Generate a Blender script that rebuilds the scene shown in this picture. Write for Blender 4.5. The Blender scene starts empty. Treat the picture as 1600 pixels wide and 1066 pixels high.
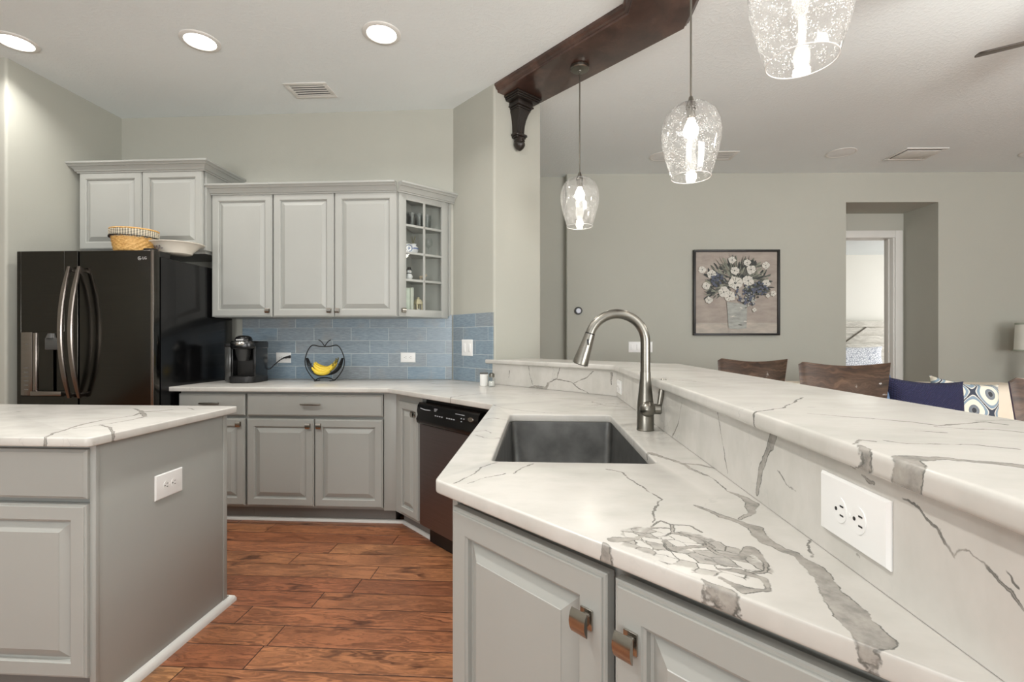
import bpy, bmesh, math, random
from mathutils import Vector, Matrix
random.seed(7)
PI = math.pi
S = bpy.context.scene
COL = S.collection
# ------------------------------------------------------------------ camera, light, exposure
cam = bpy.data.cameras.new('camera'); cam.sensor_width = 36.0; cam.sensor_fit = 'HORIZONTAL'
cam.lens = 760/1600*36; cam.clip_start = .02; cam.clip_end = 100
camo = bpy.data.objects.new('camera', cam); COL.objects.link(camo)
camo.location = (0, 0, 1.219); camo.rotation_euler = (PI/2, 0, math.radians(3.5))
S.camera = camo
S.view_settings.view_transform = 'Standard'; S.view_settings.look = 'None'
S.view_settings.gamma = 1; S.view_settings.use_curve_mapping = False
S.view_settings.exposure = 0.0
W = bpy.data.worlds.new('world'); S.world = W; W.use_nodes = True
W.node_tree.nodes['Background'].inputs[0].default_value = (1.0, 1.0, .99, 1)
W.node_tree.nodes['Background'].inputs[1].default_value = .6

def area(name, loc, rot, sx, sy, power, col=(1, .99, .975), shape='RECTANGLE', spread=PI):
    l = bpy.data.lights.new(name, 'AREA'); l.shape = shape; l.size = sx; l.size_y = sy
    l.energy = power; l.color = col; l.spread = spread
    o = bpy.data.objects.new(name, l); COL.objects.link(o); o.location = loc; o.rotation_euler = rot
    return o
# unseen fill lamps added behind the viewer, tilted up to brighten the ceiling
area('added_fill_living', (3.6, -2.8, 1.2), (PI/2+1.1, 0, 0), 3.4, 2.2, 430)
area('added_fill_kitchen', (-1.6, -2.8, 1.3), (PI/2+1.1, 0, 0), 2.2, 1.9, 130)
area('added_fill_bedroom', (8.6, 7.6, 1.6), (0, PI/2, 0), 1.6, 2.0, 110)  # added lamp out of view that brightens the room beyond the doorway

CEIL = 3.06
# ------------------------------------------------------------------ helpers
def lin(c): c /= 255.0; return c/12.92 if c <= .04045 else ((c+.055)/1.055)**2.4
def rgb(r, g, b): return (lin(r), lin(g), lin(b), 1)

class N:
    """small wrapper for building node trees"""
    def __init__(s, mat): s.t = mat.node_tree; s.n = s.t.nodes; s.l = s.t.links
    def new(s, typ, **kw):
        n = s.n.new(typ)
        for k, v in kw.items(): setattr(n, k, v)
        return n
    def put(s, n, i, v):
        if v is None: return
        if hasattr(v, 'is_output'): s.l.new(v, n.inputs[i])
        else: n.inputs[i].default_value = v
    def math(s, op, a, b=None, c=None, clamp=False):
        n = s.new('ShaderNodeMath', operation=op, use_clamp=clamp)
        s.put(n, 0, a); s.put(n, 1, b); s.put(n, 2, c); return n.outputs[0]
    def vec(s, op, a, b=None, scale=None):
        n = s.new('ShaderNodeVectorMath', operation=op); s.put(n, 0, a); s.put(n, 1, b)
        if scale is not None: s.put(n, 3, scale)
        return n.outputs[1] if op in ('DOT_PRODUCT', 'DISTANCE', 'LENGTH') else n.outputs[0]
    def noise(s, v, scale, detail=3, rough=.5, out=0, dim='3D'):
        n = s.new('ShaderNodeTexNoise', noise_dimensions=dim); s.put(n, 'Vector', v)
        n.inputs['Scale'].default_value = scale; n.inputs['Detail'].default_value = detail
        n.inputs['Roughness'].default_value = rough; return n.outputs[out]
    def ramp(s, f, stops, interp='LINEAR'):
        n = s.new('ShaderNodeValToRGB'); n.color_ramp.interpolation = interp; e = n.color_ramp.elements
        while len(e) < len(stops): e.new(.5)
        for q, (p, c) in zip(e, stops): q.position = p; q.color = c if len(c) == 4 else (*c, 1)
        s.put(n, 0, f); return n.outputs[0]
    def mix(s, f, a, b, blend='MIX'):
        n = s.new('ShaderNodeMix', data_type='RGBA', blend_type=blend)
        s.put(n, 0, f); s.put(n, 6, a); s.put(n, 7, b); return n.outputs[2]
    def step(s, x, a, b):
        n = s.new('ShaderNodeMapRange', interpolation_type='SMOOTHSTEP'); s.put(n, 0, x)
        n.inputs[1].default_value = a; n.inputs[2].default_value = b; return n.outputs[0]
    def pos(s): return s.new('ShaderNodeNewGeometry').outputs['Position']
    def obj(s): return s.new('ShaderNodeTexCoord').outputs['Object']
    def bump(s, h, strength=.3, dist=.002):
        n = s.new('ShaderNodeBump'); n.inputs['Strength'].default_value = strength
        n.inputs['Distance'].default_value = dist; s.put(n, 'Height', h); return n.outputs[0]

def mat(name):
    m = bpy.data.materials.new(name); m.use_nodes = True
    b = m.node_tree.nodes['Principled BSDF']; return m, N(m), b
def P(name, c, rough=.5, metal=0.0, var=.06, vs=6.0, bump=None, coat=0.0, spec=None, stretch=None, emit=None):
    """painted / plain surface with a faint procedural unevenness"""
    m, g, b = mat(name); v = g.obj()
    if stretch: v = g.vec('MULTIPLY', v, stretch)
    f = g.noise(v, vs, 4)
    c = rgb(*c)
    lo = tuple(q*(1-var) for q in c[:3]); hi = tuple(min(1, q*(1+var)) for q in c[:3])
    g.put(b, 'Base Color', g.ramp(f, [(.3, lo), (.7, hi)]))
    b.inputs['Roughness'].default_value = rough; b.inputs['Metallic'].default_value = metal
    if spec is not None: b.inputs['Specular IOR Level'].default_value = spec
    if coat: b.inputs['Coat Weight'].default_value = coat; b.inputs['Coat Roughness'].default_value = .1
    if bump: g.put(b, 'Normal', g.bump(g.noise(v, bump[0], 4), bump[1], bump[2]))
    if emit: b.inputs['Emission Color'].default_value = rgb(*c) if False else (1, .97, .9, 1); b.inputs['Emission Strength'].default_value = emit
    return m

def add_box(bm, x0, x1, y0, y1, z0, z1, b=0.0, seg=2, mi=0, M=None):
    r = bmesh.ops.create_cube(bm, size=1)
    vs = r['verts']
    for v in vs: v.co = Vector(((x0+x1)/2+v.co.x*(x1-x0), (y0+y1)/2+v.co.y*(y1-y0), (z0+z1)/2+v.co.z*(z1-z0)))
    fs = list({f for v in vs for f in v.link_faces})
    if b > 0:
        es = list({e for v in vs for e in v.link_edges})
        q = bmesh.ops.bevel(bm, geom=es, offset=b, segments=seg, affect='EDGES', profile=.5)
        fs = list(set(q['faces']) | {f for f in fs if f.is_valid}); 
        vs = list({v for f in fs for v in f.verts})
    for f in fs:
        if f.is_valid: f.material_index = mi
    if M is not None: bmesh.ops.transform(bm, matrix=M, verts=vs)
    return vs
def rounded(poly, rads, n=5):
    """round the corners of a plan polygon"""
    out = []; k = len(poly)
    for i, p in enumerate(poly):
        r = rads[i] if isinstance(rads, (list, tuple)) else rads
        p = Vector(p); a = Vector(poly[i-1])-p; c = Vector(poly[(i+1) % k])-p
        if r <= 0: out.append(tuple(p)); continue
        la, lc = a.length, c.length; a.normalize(); c.normalize()
        ang = a.angle(c); t = min(r/math.tan(ang/2), la*.45, lc*.45)
        for j in range(n+1):
            s = j/n; q = (p+a*t)*(1-s)**2 + p*2*s*(1-s) + (p+c*t)*s*s; out.append(tuple(q))
    return out
def prism(bm, poly, z0, z1, bev=0.0, seg=3, hole=None, mi=0, caps=True):
    loops = []
    for L in ([poly] + ([hole] if hole else [])):
        vs = [bm.verts.new((x, y, z1)) for x, y in L]
        es = [bm.edges.new((vs[i], vs[(i+1) % len(vs)])) for i in range(len(vs))]
        loops.append((vs, es))
    n0 = set(bm.faces)
    alle = [e for _, es in loops for e in es]
    if len(loops) == 1 and caps: top = [bm.faces.new(loops[0][0])]
    elif caps:
        top = [f for f in bmesh.ops.triangle_fill(bm, edges=alle, use_beauty=True)['geom'] if isinstance(f, bmesh.types.BMFace)]
    else: top = []
    if caps:
        for f in top:
            f.normal_update()
            if f.normal.z < 0: f.normal_flip()
        bot = []
        r = bmesh.ops.extrude_face_region(bm, geom=top, use_keep_orig=True)
        nv = [v for v in r['geom'] if isinstance(v, bmesh.types.BMVert)]
        for v in nv: v.co.z = z0
    else:
        r = bmesh.ops.extrude_edge_only(bm, edges=alle)
        for v in [v for v in r['geom'] if isinstance(v, bmesh.types.BMVert)]: v.co.z = z0
    fs = [f for f in bm.faces if f not in n0]
    bmesh.ops.recalc_face_normals(bm, faces=fs)
    if bev > 0:
        es = {e for f in fs for e in f.edges if len(e.link_faces) == 2 and abs(e.calc_face_angle(0)) > .9 and abs(e.verts[0].co.z-e.verts[1].co.z) < 1e-6}
        bmesh.ops.bevel(bm, geom=list(es), offset=bev, segments=seg, affect='EDGES', profile=.5)
    for f in bm.faces:
        if f not in n0: f.material_index = mi
def tube(bm, pts, r, seg=10, closed=False, cap=True, sx=1.0, mi=0):
    pts = [Vector(p) for p in pts]; n = len(pts); rings = []
    rr = r if isinstance(r, (list, tuple)) else [r]*n
    up = None
    for i, p in enumerate(pts):
        a = pts[i-1] if (i > 0 or closed) else p; b = pts[(i+1) % n] if (i < n-1 or closed) else p
        t = (b-a).normalized()
        if up is None:
            up = Vector((0, 0, 1)) if abs(t.z) < .9 else Vector((1, 0, 0))
        u = (up - t*up.dot(t)); u = u.normalized() if u.length > 1e-6 else t.orthogonal().normalized()
        up = u; v = t.cross(u)
        rings.append([bm.verts.new(p+(u*math.cos(q*2*PI/seg)*sx+v*math.sin(q*2*PI/seg))*rr[i]) for q in range(seg)])
    m = n if closed else n-1
    for i in range(m):
        A, B = rings[i], rings[(i+1) % n]
        for q in range(seg):
            f = bm.faces.new((A[q], A[(q+1) % seg], B[(q+1) % seg], B[q])); f.material_index = mi
    if cap and not closed:
        f = bm.faces.new(rings[0][::-1]); f.material_index = mi; f = bm.faces.new(rings[-1]); f.material_index = mi
def lathe(bm, prof, seg=32, c=(0, 0, 0), mi=0, M=None, fn=None):
    rings = []; c = Vector(c); allv = []
    for k, (r, z) in enumerate(prof):
        if r < 1e-6: vs = [bm.verts.new(c+Vector((0, 0, z)))]
        else:
            vs = []
            for i in range(seg):
                a = 2*PI*i/seg; q = r+(fn(k, i, a) if fn else 0)
                vs.append(bm.verts.new(c+Vector((q*math.cos(a), q*math.sin(a), z))))
        rings.append(vs); allv += vs
    for A, B in zip(rings, rings[1:]):
        for i in range(seg):
            j = (i+1) % seg
            if len(A) == 1 and len(B) == 1: continue
            if len(A) == 1: f = bm.faces.new((A[0], B[j], B[i]))
            elif len(B) == 1: f = bm.faces.new((A[i], A[j], B[0]))
            else: f = bm.faces.new((A[i], A[j], B[j], B[i]))
            f.material_index = mi
    if M is not None: bmesh.ops.transform(bm, matrix=M, verts=allv)
    return allv
def sweep(bm, path, prof, mi=0):
    """profile [(out, z)] along a plan path, mitred; 'out' is to the right of the direction of travel"""
    path = [Vector(p) for p in path]; rings = []
    for i, p in enumerate(path):
        d0 = (p-path[i-1]).normalized() if i else None
        d1 = (path[i+1]-p).normalized() if i < len(path)-1 else None
        n0 = Vector((d0.y, -d0.x)) if d0 else None; n1 = Vector((d1.y, -d1.x)) if d1 else None
        if n0 and n1: m = (n0+n1).normalized(); m = m/max(.2, m.dot(n0))
        else: m = n0 or n1
        rings.append([bm.verts.new((p.x+m.x*o, p.y+m.y*o, z)) for o, z in prof])
    k = len(prof); fs = []
    for A, B in zip(rings, rings[1:]):
        for j in range(k): fs.append(bm.faces.new((A[j], A[(j+1) % k], B[(j+1) % k], B[j])))
    fs.append(bm.faces.new(rings[0][::-1])); fs.append(bm.faces.new(rings[-1]))
    bmesh.ops.recalc_face_normals(bm, faces=fs)
    for f in fs: f.material_index = mi
def rings_panel(bm, x0, x1, z0, z1, rings, mi=0, cap=True):
    """nested rectangles (inset, y) in the xz plane, front towards -y"""
    R = []
    for ins, y in rings:
        R.append([bm.verts.new(q) for q in ((x0+ins, y, z0+ins), (x1-ins, y, z0+ins), (x1-ins, y, z1-ins), (x0+ins, y, z1-ins))])
    for A, B in zip(R, R[1:]):
        for j in range(4):
            f = bm.faces.new((A[j], A[(j+1) % 4], B[(j+1) % 4], B[j])); f.material_index = mi
    if cap: f = bm.faces.new(R[-1]); f.material_index = mi
    return R
def obj(name, bm, mats, parent=None, loc=None, rotz=0.0, smooth=True, angle=35, kind=None, label=None):
    bmesh.ops.recalc_face_normals(bm, faces=bm.faces[:]) if kind == 'fix' else None
    me = bpy.data.meshes.new(name); bm.to_mesh(me); bm.free()
    for m in (mats if isinstance(mats, (list, tuple)) else [mats]): me.materials.append(m)
    if smooth:
        me.polygons.foreach_set('use_smooth', [True]*len(me.polygons)); me.set_sharp_from_angle(angle=math.radians(angle))
    o = bpy.data.objects.new(name, me); COL.objects.link(o)
    if parent is not None: o.parent = parent
    if loc is not None: o.location = loc
    if rotz: o.rotation_euler = (0, 0, rotz)
    if label: o['label'] = label
    return o
def BM(): return bmesh.new()
def thing(name, label, cat, loc=(0, 0, 0), rotz=0.0, group=None):
    o = bpy.data.objects.new(name, None); COL.objects.link(o); o.empty_display_size = .1
    o.location = loc; o.rotation_euler = (0, 0, rotz); return tag(o, label, cat, group)
def tag(o, label, cat, group=None):
    o['label'] = label; o['category'] = cat
    if group: o['group'] = group
    return o
def struct(name, bm, m, label=None, **k):
    o = obj(name, bm, m, **k); o['kind'] = 'structure'
    if label: o['label'] = label
    return o
def copy_tree(root, loc, rotz=None, label=None):
    r = root.copy(); COL.objects.link(r); r.location = loc
    if rotz is not None: r.rotation_euler = (0, 0, rotz)
    if label: r['label'] = label
    for ch in root.children:
        c = ch.copy(); COL.objects.link(c); c.parent = r
        for g in ch.children:
            d = g.copy(); COL.objects.link(d); d.parent = c
    return r
def text(name, body, size, m, parent, loc, rot, extrude=.0004):
    cu = bpy.data.curves.new(name, 'FONT'); cu.body = body; cu.size = size; cu.extrude = extrude; cu.align_x = 'CENTER'; cu.align_y = 'CENTER'
    t = bpy.data.objects.new(name+'_tmp', cu); COL.objects.link(t)
    dg = bpy.context.evaluated_depsgraph_get(); me = bpy.data.meshes.new_from_object(t.evaluated_get(dg))
    COL.objects.unlink(t); bpy.data.objects.remove(t)
    me.materials.clear(); me.materials.append(m)
    o = bpy.data.objects.new(name, me); COL.objects.link(o); o.parent = parent; o.location = loc; o.rotation_euler = rot
    return o

VEINS = {"counter": [[[0.294, 1.345, 0.009], [0.326, 1.286, 0.006], [0.349, 1.234, 0.006], [0.36, 1.162, 0.004], [0.375, 1.123, 0.0025]],
  [[0.35, 1.238, 0.003], [0.387, 1.227, 0.005], [0.418, 1.184, 0.002]],
  [[0.375, 1.123, 0.0012], [0.38, 1.071, 0.001], [0.379, 1.009, 0.0012]],
  [[0.379, 1.009, 0.003], [0.392, 0.98, 0.006], [0.392, 0.936, 0.012], [0.372, 0.888, 0.006], [0.339, 0.853, 0.003]],
  [[0.283, 0.922, 0.002], [0.301, 0.894, 0.005], [0.314, 0.864, 0.005], [0.332, 0.84, 0.006], [0.347, 0.817, 0.012], [0.34, 0.783, 0.012], [0.34, 0.755, 0.009], [0.349, 0.732, 0.008], [0.362, 0.719, 0.007]],
  [[0.364, 0.713, 0.007], [0.365, 0.676, 0.012], [0.358, 0.642, 0.012], [0.35, 0.6, 0.015], [0.343, 0.559, 0.02], [0.34, 0.523, 0.019]],
  [[0.435, 0.815, 0.001], [0.396, 0.747, 0.001], [0.383, 0.714, 0.001]],
  [[0.153, 1.168, 0.0008], [0.187, 1.14, 0.0012], [0.193, 1.09, 0.001], [0.206, 1.05, 0.001], [0.216, 1.004, 0.001], [0.231, 0.953, 0.001]],
  [[0.231, 0.953, 0.0008], [0.203, 0.895, 0.0014], [0.196, 0.857, 0.001], [0.188, 0.831, 0.0006]],
  [[0.111, 0.754, 0.01], [0.132, 0.757, 0.007], [0.16, 0.772, 0.003]],
  [[0.16, 0.772, 0.0015], [0.179, 0.81, 0.001], [0.203, 0.838, 0.0015], [0.217, 0.821, 0.002]],
  [[0.218, 0.824, 0.001], [0.242, 0.822, 0.001], [0.255, 0.794, 0.0015]],
  [[0.217, 0.821, 0.003], [0.208, 0.786, 0.003], [0.229, 0.779, 0.002], [0.245, 0.759, 0.002], [0.252, 0.738, 0.003]],
  [[0.161, 0.775, 0.001], [0.183, 0.771, 0.001], [0.205, 0.783, 0.001]],
  [[0.153, 0.756, 0.0012], [0.161, 0.737, 0.0012], [0.168, 0.723, 0.0008]],
  [[0.178, 0.807, 0.001], [0.197, 0.805, 0.001], [0.214, 0.803, 0.002]],
  [[0.188, 0.758, 0.003], [0.191, 0.724, 0.006], [0.22, 0.736, 0.004], [0.248, 0.742, 0.003]],
  [[0.184, 0.768, 0.001], [0.184, 0.719, 0.001]],
  [[0.237, 0.668, 0.001], [0.257, 0.662, 0.006], [0.286, 0.644, 0.005], [0.277, 0.613, 0.002], [0.243, 0.611, 0.007], [0.23, 0.641, 0.003]],
  [[0.243, 0.747, 0.002], [0.253, 0.714, 0.004], [0.278, 0.7, 0.006], [0.305, 0.733, 0.009], [0.312, 0.702, 0.004], [0.297, 0.665, 0.002], [0.273, 0.656, 0.002]],
  [[0.227, 0.696, 0.002], [0.249, 0.676, 0.001]],
  [[0.206, 0.633, 0.002], [0.225, 0.61, 0.004], [0.235, 0.585, 0.004]],
  [[0.094, 0.738, 0.005], [0.107, 0.712, 0.006], [0.119, 0.685, 0.002]],
  [[-0.187, 1.032, 0.0012], [-0.152, 1.121, 0.0012], [-0.145, 1.17, 0.0015], [-0.113, 1.218, 0.0008]],
  [[-0.155, 1.034, 0.0007], [-0.124, 1.078, 0.0006], [-0.082, 1.114, 0.0008]],
  [[-0.066, 1.117, 0.001], [-0.046, 1.17, 0.0012], [-0.021, 1.21, 0.001]],
  [[-0.242, 2.325, 0.0012], [-0.167, 2.197, 0.001], [-0.084, 2.129, 0.001], [0.042, 2.068, 0.0015]],
  [[-0.232, 1.873, 0.001], [-0.189, 1.916, 0.003], [-0.138, 1.885, 0.001]],
  [[-0.492, 2.47, 0.004], [-0.489, 2.622, 0.002], [-0.423, 2.727, 0.0015], [-0.282, 2.858, 0.001]],
  [[-0.963, 3.5, 0.0015], [-0.85, 3.531, 0.001], [-0.717, 3.381, 0.0015], [-0.537, 3.526, 0.001]],
  [[-0.236, 1.612, 0.001], [-0.191, 1.652, 0.001], [-0.167, 1.604, 0.001]],
  [[-0.216, 1.566, 0.001], [-0.166, 1.514, 0.001], [-0.133, 1.527, 0.001]],
  [[0.251, 2.46, 0.002], [0.305, 2.31, 0.0015], [0.391, 2.259, 0.001]],
  [[0.294, 2.607, 0.001], [0.348, 2.58, 0.003], [0.398, 2.583, 0.001]],
  [[0.238, 2.33, 0.001], [0.423, 2.443, 0.002]]],
 "island": [[[-1.53, 1.385, 0.004], [-1.609, 1.514, 0.003], [-1.662, 1.64, 0.004], [-1.68, 1.694, 0.006], [-1.689, 1.79, 0.0015], [-1.663, 1.888, 0.0015], [-1.713, 1.992, 0.008], [-1.839, 2.088, 0.002]],
  [[-1.629, 1.597, 0.0015], [-1.607, 1.644, 0.001], [-1.596, 1.692, 0.001], [-1.583, 1.797, 0.0015], [-1.6, 1.872, 0.006], [-1.72, 1.992, 0.009], [-1.666, 2.018, 0.006], [-1.635, 2.067, 0.001]],
  [[-1.604, 1.675, 0.003], [-1.529, 1.633, 0.004], [-1.442, 1.552, 0.003], [-1.347, 1.466, 0.005]],
  [[-2.254, 1.894, 0.001], [-2.25, 1.973, 0.001]],
  [[-1.603, 2.118, 0.002], [-1.544, 2.072, 0.001]],
  [[-1.652, 1.436, 0.001], [-1.601, 1.392, 0.001]]],
 "bar": [[[0.484, 0.917, 0.0012], [0.52, 0.888, 0.0015], [0.557, 0.867, 0.0008], [0.598, 0.836, 0.002], [0.618, 0.8, 0.002], [0.72, 0.837, 0.001], [0.73, 0.811, 0.0025]],
  [[0.603, 0.789, 0.001], [0.644, 0.773, 0.0012], [0.678, 0.766, 0.001], [0.694, 0.745, 0.002]],
  [[0.387, 0.924, 0.0008], [0.472, 0.987, 0.001], [0.613, 1.18, 0.001]],
  [[0.453, 0.674, 0.0006], [0.469, 0.655, 0.001], [0.521, 0.658, 0.0006], [0.555, 0.651, 0.001], [0.58, 0.628, 0.0015]],
  [[0.516, 0.531, 0.01], [0.502, 0.548, 0.009], [0.478, 0.56, 0.006], [0.455, 0.575, 0.006], [0.429, 0.577, 0.008]],
  [[0.428, 0.575, 0.01], [0.412, 0.576, 0.012], [0.384, 0.536, 0.011]],
  [[0.397, 0.65, 0.001], [0.426, 0.675, 0.002], [0.439, 0.666, 0.002]],
  [[0.401, 0.644, 0.003], [0.395, 0.619, 0.004], [0.383, 0.595, 0.003]],
  [[0.094, 2.633, 0.006], [0.12, 2.552, 0.005]],
  [[-0.054, 2.713, 0.003], [-0.042, 2.542, 0.003]],
  [[0.358, 2.281, 0.002], [0.327, 2.103, 0.002]],
  [[0.461, 1.676, 0.001], [0.52, 1.593, 0.001]],
  [[0.715, 0.847, 0.001], [0.768, 0.861, 0.001], [0.796, 0.848, 0.001]],
  [[0.549, 0.75, 0.001], [0.583, 0.735, 0.001]]],
 "side": [[[1.172, 1.055, 0.001], [1.151, 1.017, 0.0008], [1.126, 0.963, 0.0008], [1.109, 0.927, 0.0008]],
  [[0.891, 1.058, 0.009], [0.903, 1.034, 0.009], [0.919, 1.011, 0.004]],
  [[0.919, 1.011, 0.004], [0.933, 0.993, 0.006], [0.944, 0.969, 0.008], [0.956, 0.927, 0.006]],
  [[0.583, 1.038, 0.0008], [0.557, 1.036, 0.0008], [0.53, 1.022, 0.0008], [0.513, 1.002, 0.0012]],
  [[0.513, 1.002, 0.0008], [0.509, 1.01, 0.0008], [0.495, 1.015, 0.0008], [0.472, 1.006, 0.0008], [0.457, 1.001, 0.0015], [0.443, 0.989, 0.0015]],
  [[0.456, 1.014, 0.0005], [0.448, 1.007, 0.0008]],
  [[1.463, 1.04, 0.0012], [1.497, 0.973, 0.001], [1.57, 0.913, 0.0018]],
  [[0.878, 0.992, 0.0005], [0.845, 0.978, 0.0005], [0.819, 0.975, 0.0004]],
  [[0.707, 1.058, 0.001], [0.667, 1.054, 0.002]],
  [[0.65, 1.048, 0.002], [0.63, 1.041, 0.002]],
  [[0.662, 0.942, 0.0012], [0.657, 0.94, 0.0012]]],
 "angle": [[[-0.084, 1.051, 0.0015], [-0.08, 1.007, 0.001], [-0.059, 0.937, 0.001]],
  [[-0.082, 0.91, 0.004], [-0.046, 0.925, 0.007], [0.024, 0.921, 0.008], [0.041, 0.951, 0.006]],
  [[0.041, 0.954, 0.002], [0.091, 0.984, 0.0025], [0.171, 0.975, 0.002], [0.216, 0.943, 0.002], [0.267, 0.917, 0.001]],
  [[0.186, 0.964, 0.0015], [0.253, 1.0, 0.002], [0.296, 1.045, 0.0012]],
  [[0.115, 1.063, 0.001], [0.103, 1.02, 0.0012], [0.095, 0.986, 0.001]],
  [[-0.221, 1.016, 0.001], [-0.226, 0.969, 0.001]],
  [[0.387, 1.04, 0.004], [0.384, 0.979, 0.001]]]}
# ------------------------------------------------------------------ materials
WALLC = (176, 176, 166)
def wall_mat(name, c, bs=120, bstr=.12, dist=.002):
    m, g, b = mat(name); p = g.pos()
    f = g.noise(p, 1.2, 2); c = rgb(*c)
    g.put(b, 'Base Color', g.ramp(f, [(.3, tuple(q*.98 for q in c[:3])), (.7, tuple(min(1, q*1.02) for q in c[:3]))]))
    b.inputs['Roughness'].default_value = .75
    n1 = g.noise(p, bs, 3, .6); g.put(b, 'Normal', g.bump(g.step(n1, .45, .62), bstr, dist)); return m
M_wall = wall_mat('wall_paint', WALLC)
M_ceil = wall_mat('ceiling_knockdown', (230, 236, 236), 55, .28, .003)
M_white = P('white_trim_paint', (222, 221, 216), .35, var=.02)
M_cab = P('grey_cabinet_paint', (164, 165, 160), .38, var=.025, vs=2.5)
M_toe = P('toe_kick_paint', (128, 126, 122), .5, var=.04)
M_plate = P('white_plastic', (238, 238, 236), .3, var=.01)
M_slot = P('dark_slot', (30, 30, 30), .6)
M_nickel = P('brushed_nickel', (134, 131, 123), .3, 1.0, var=.06, vs=30, stretch=(1, 1, 14))
M_knob = P('satin_nickel_knob', (182, 178, 171), .2, 1.0, var=.05)
M_chrome = P('bright_nickel', (200, 198, 192), .16, 1.0, var=.03)
M_black = P('gloss_black', (14, 14, 15), .22, var=.2)
M_matblack = P('matt_black', (22, 21, 21), .45, var=.2)
M_wire = P('black_wire', (20, 20, 22), .4, var=.1)
M_bronze = P('dark_bronze_wood', (36, 30, 26), .35, var=.25, vs=12, stretch=(1, 1, .2))
M_glow = P('lamp_lens', (255, 252, 245), .4, emit=9.0, var=.01)
M_bulb = P('lamp_bulb', (255, 248, 235), .4, emit=9.0, var=.01)

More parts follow.
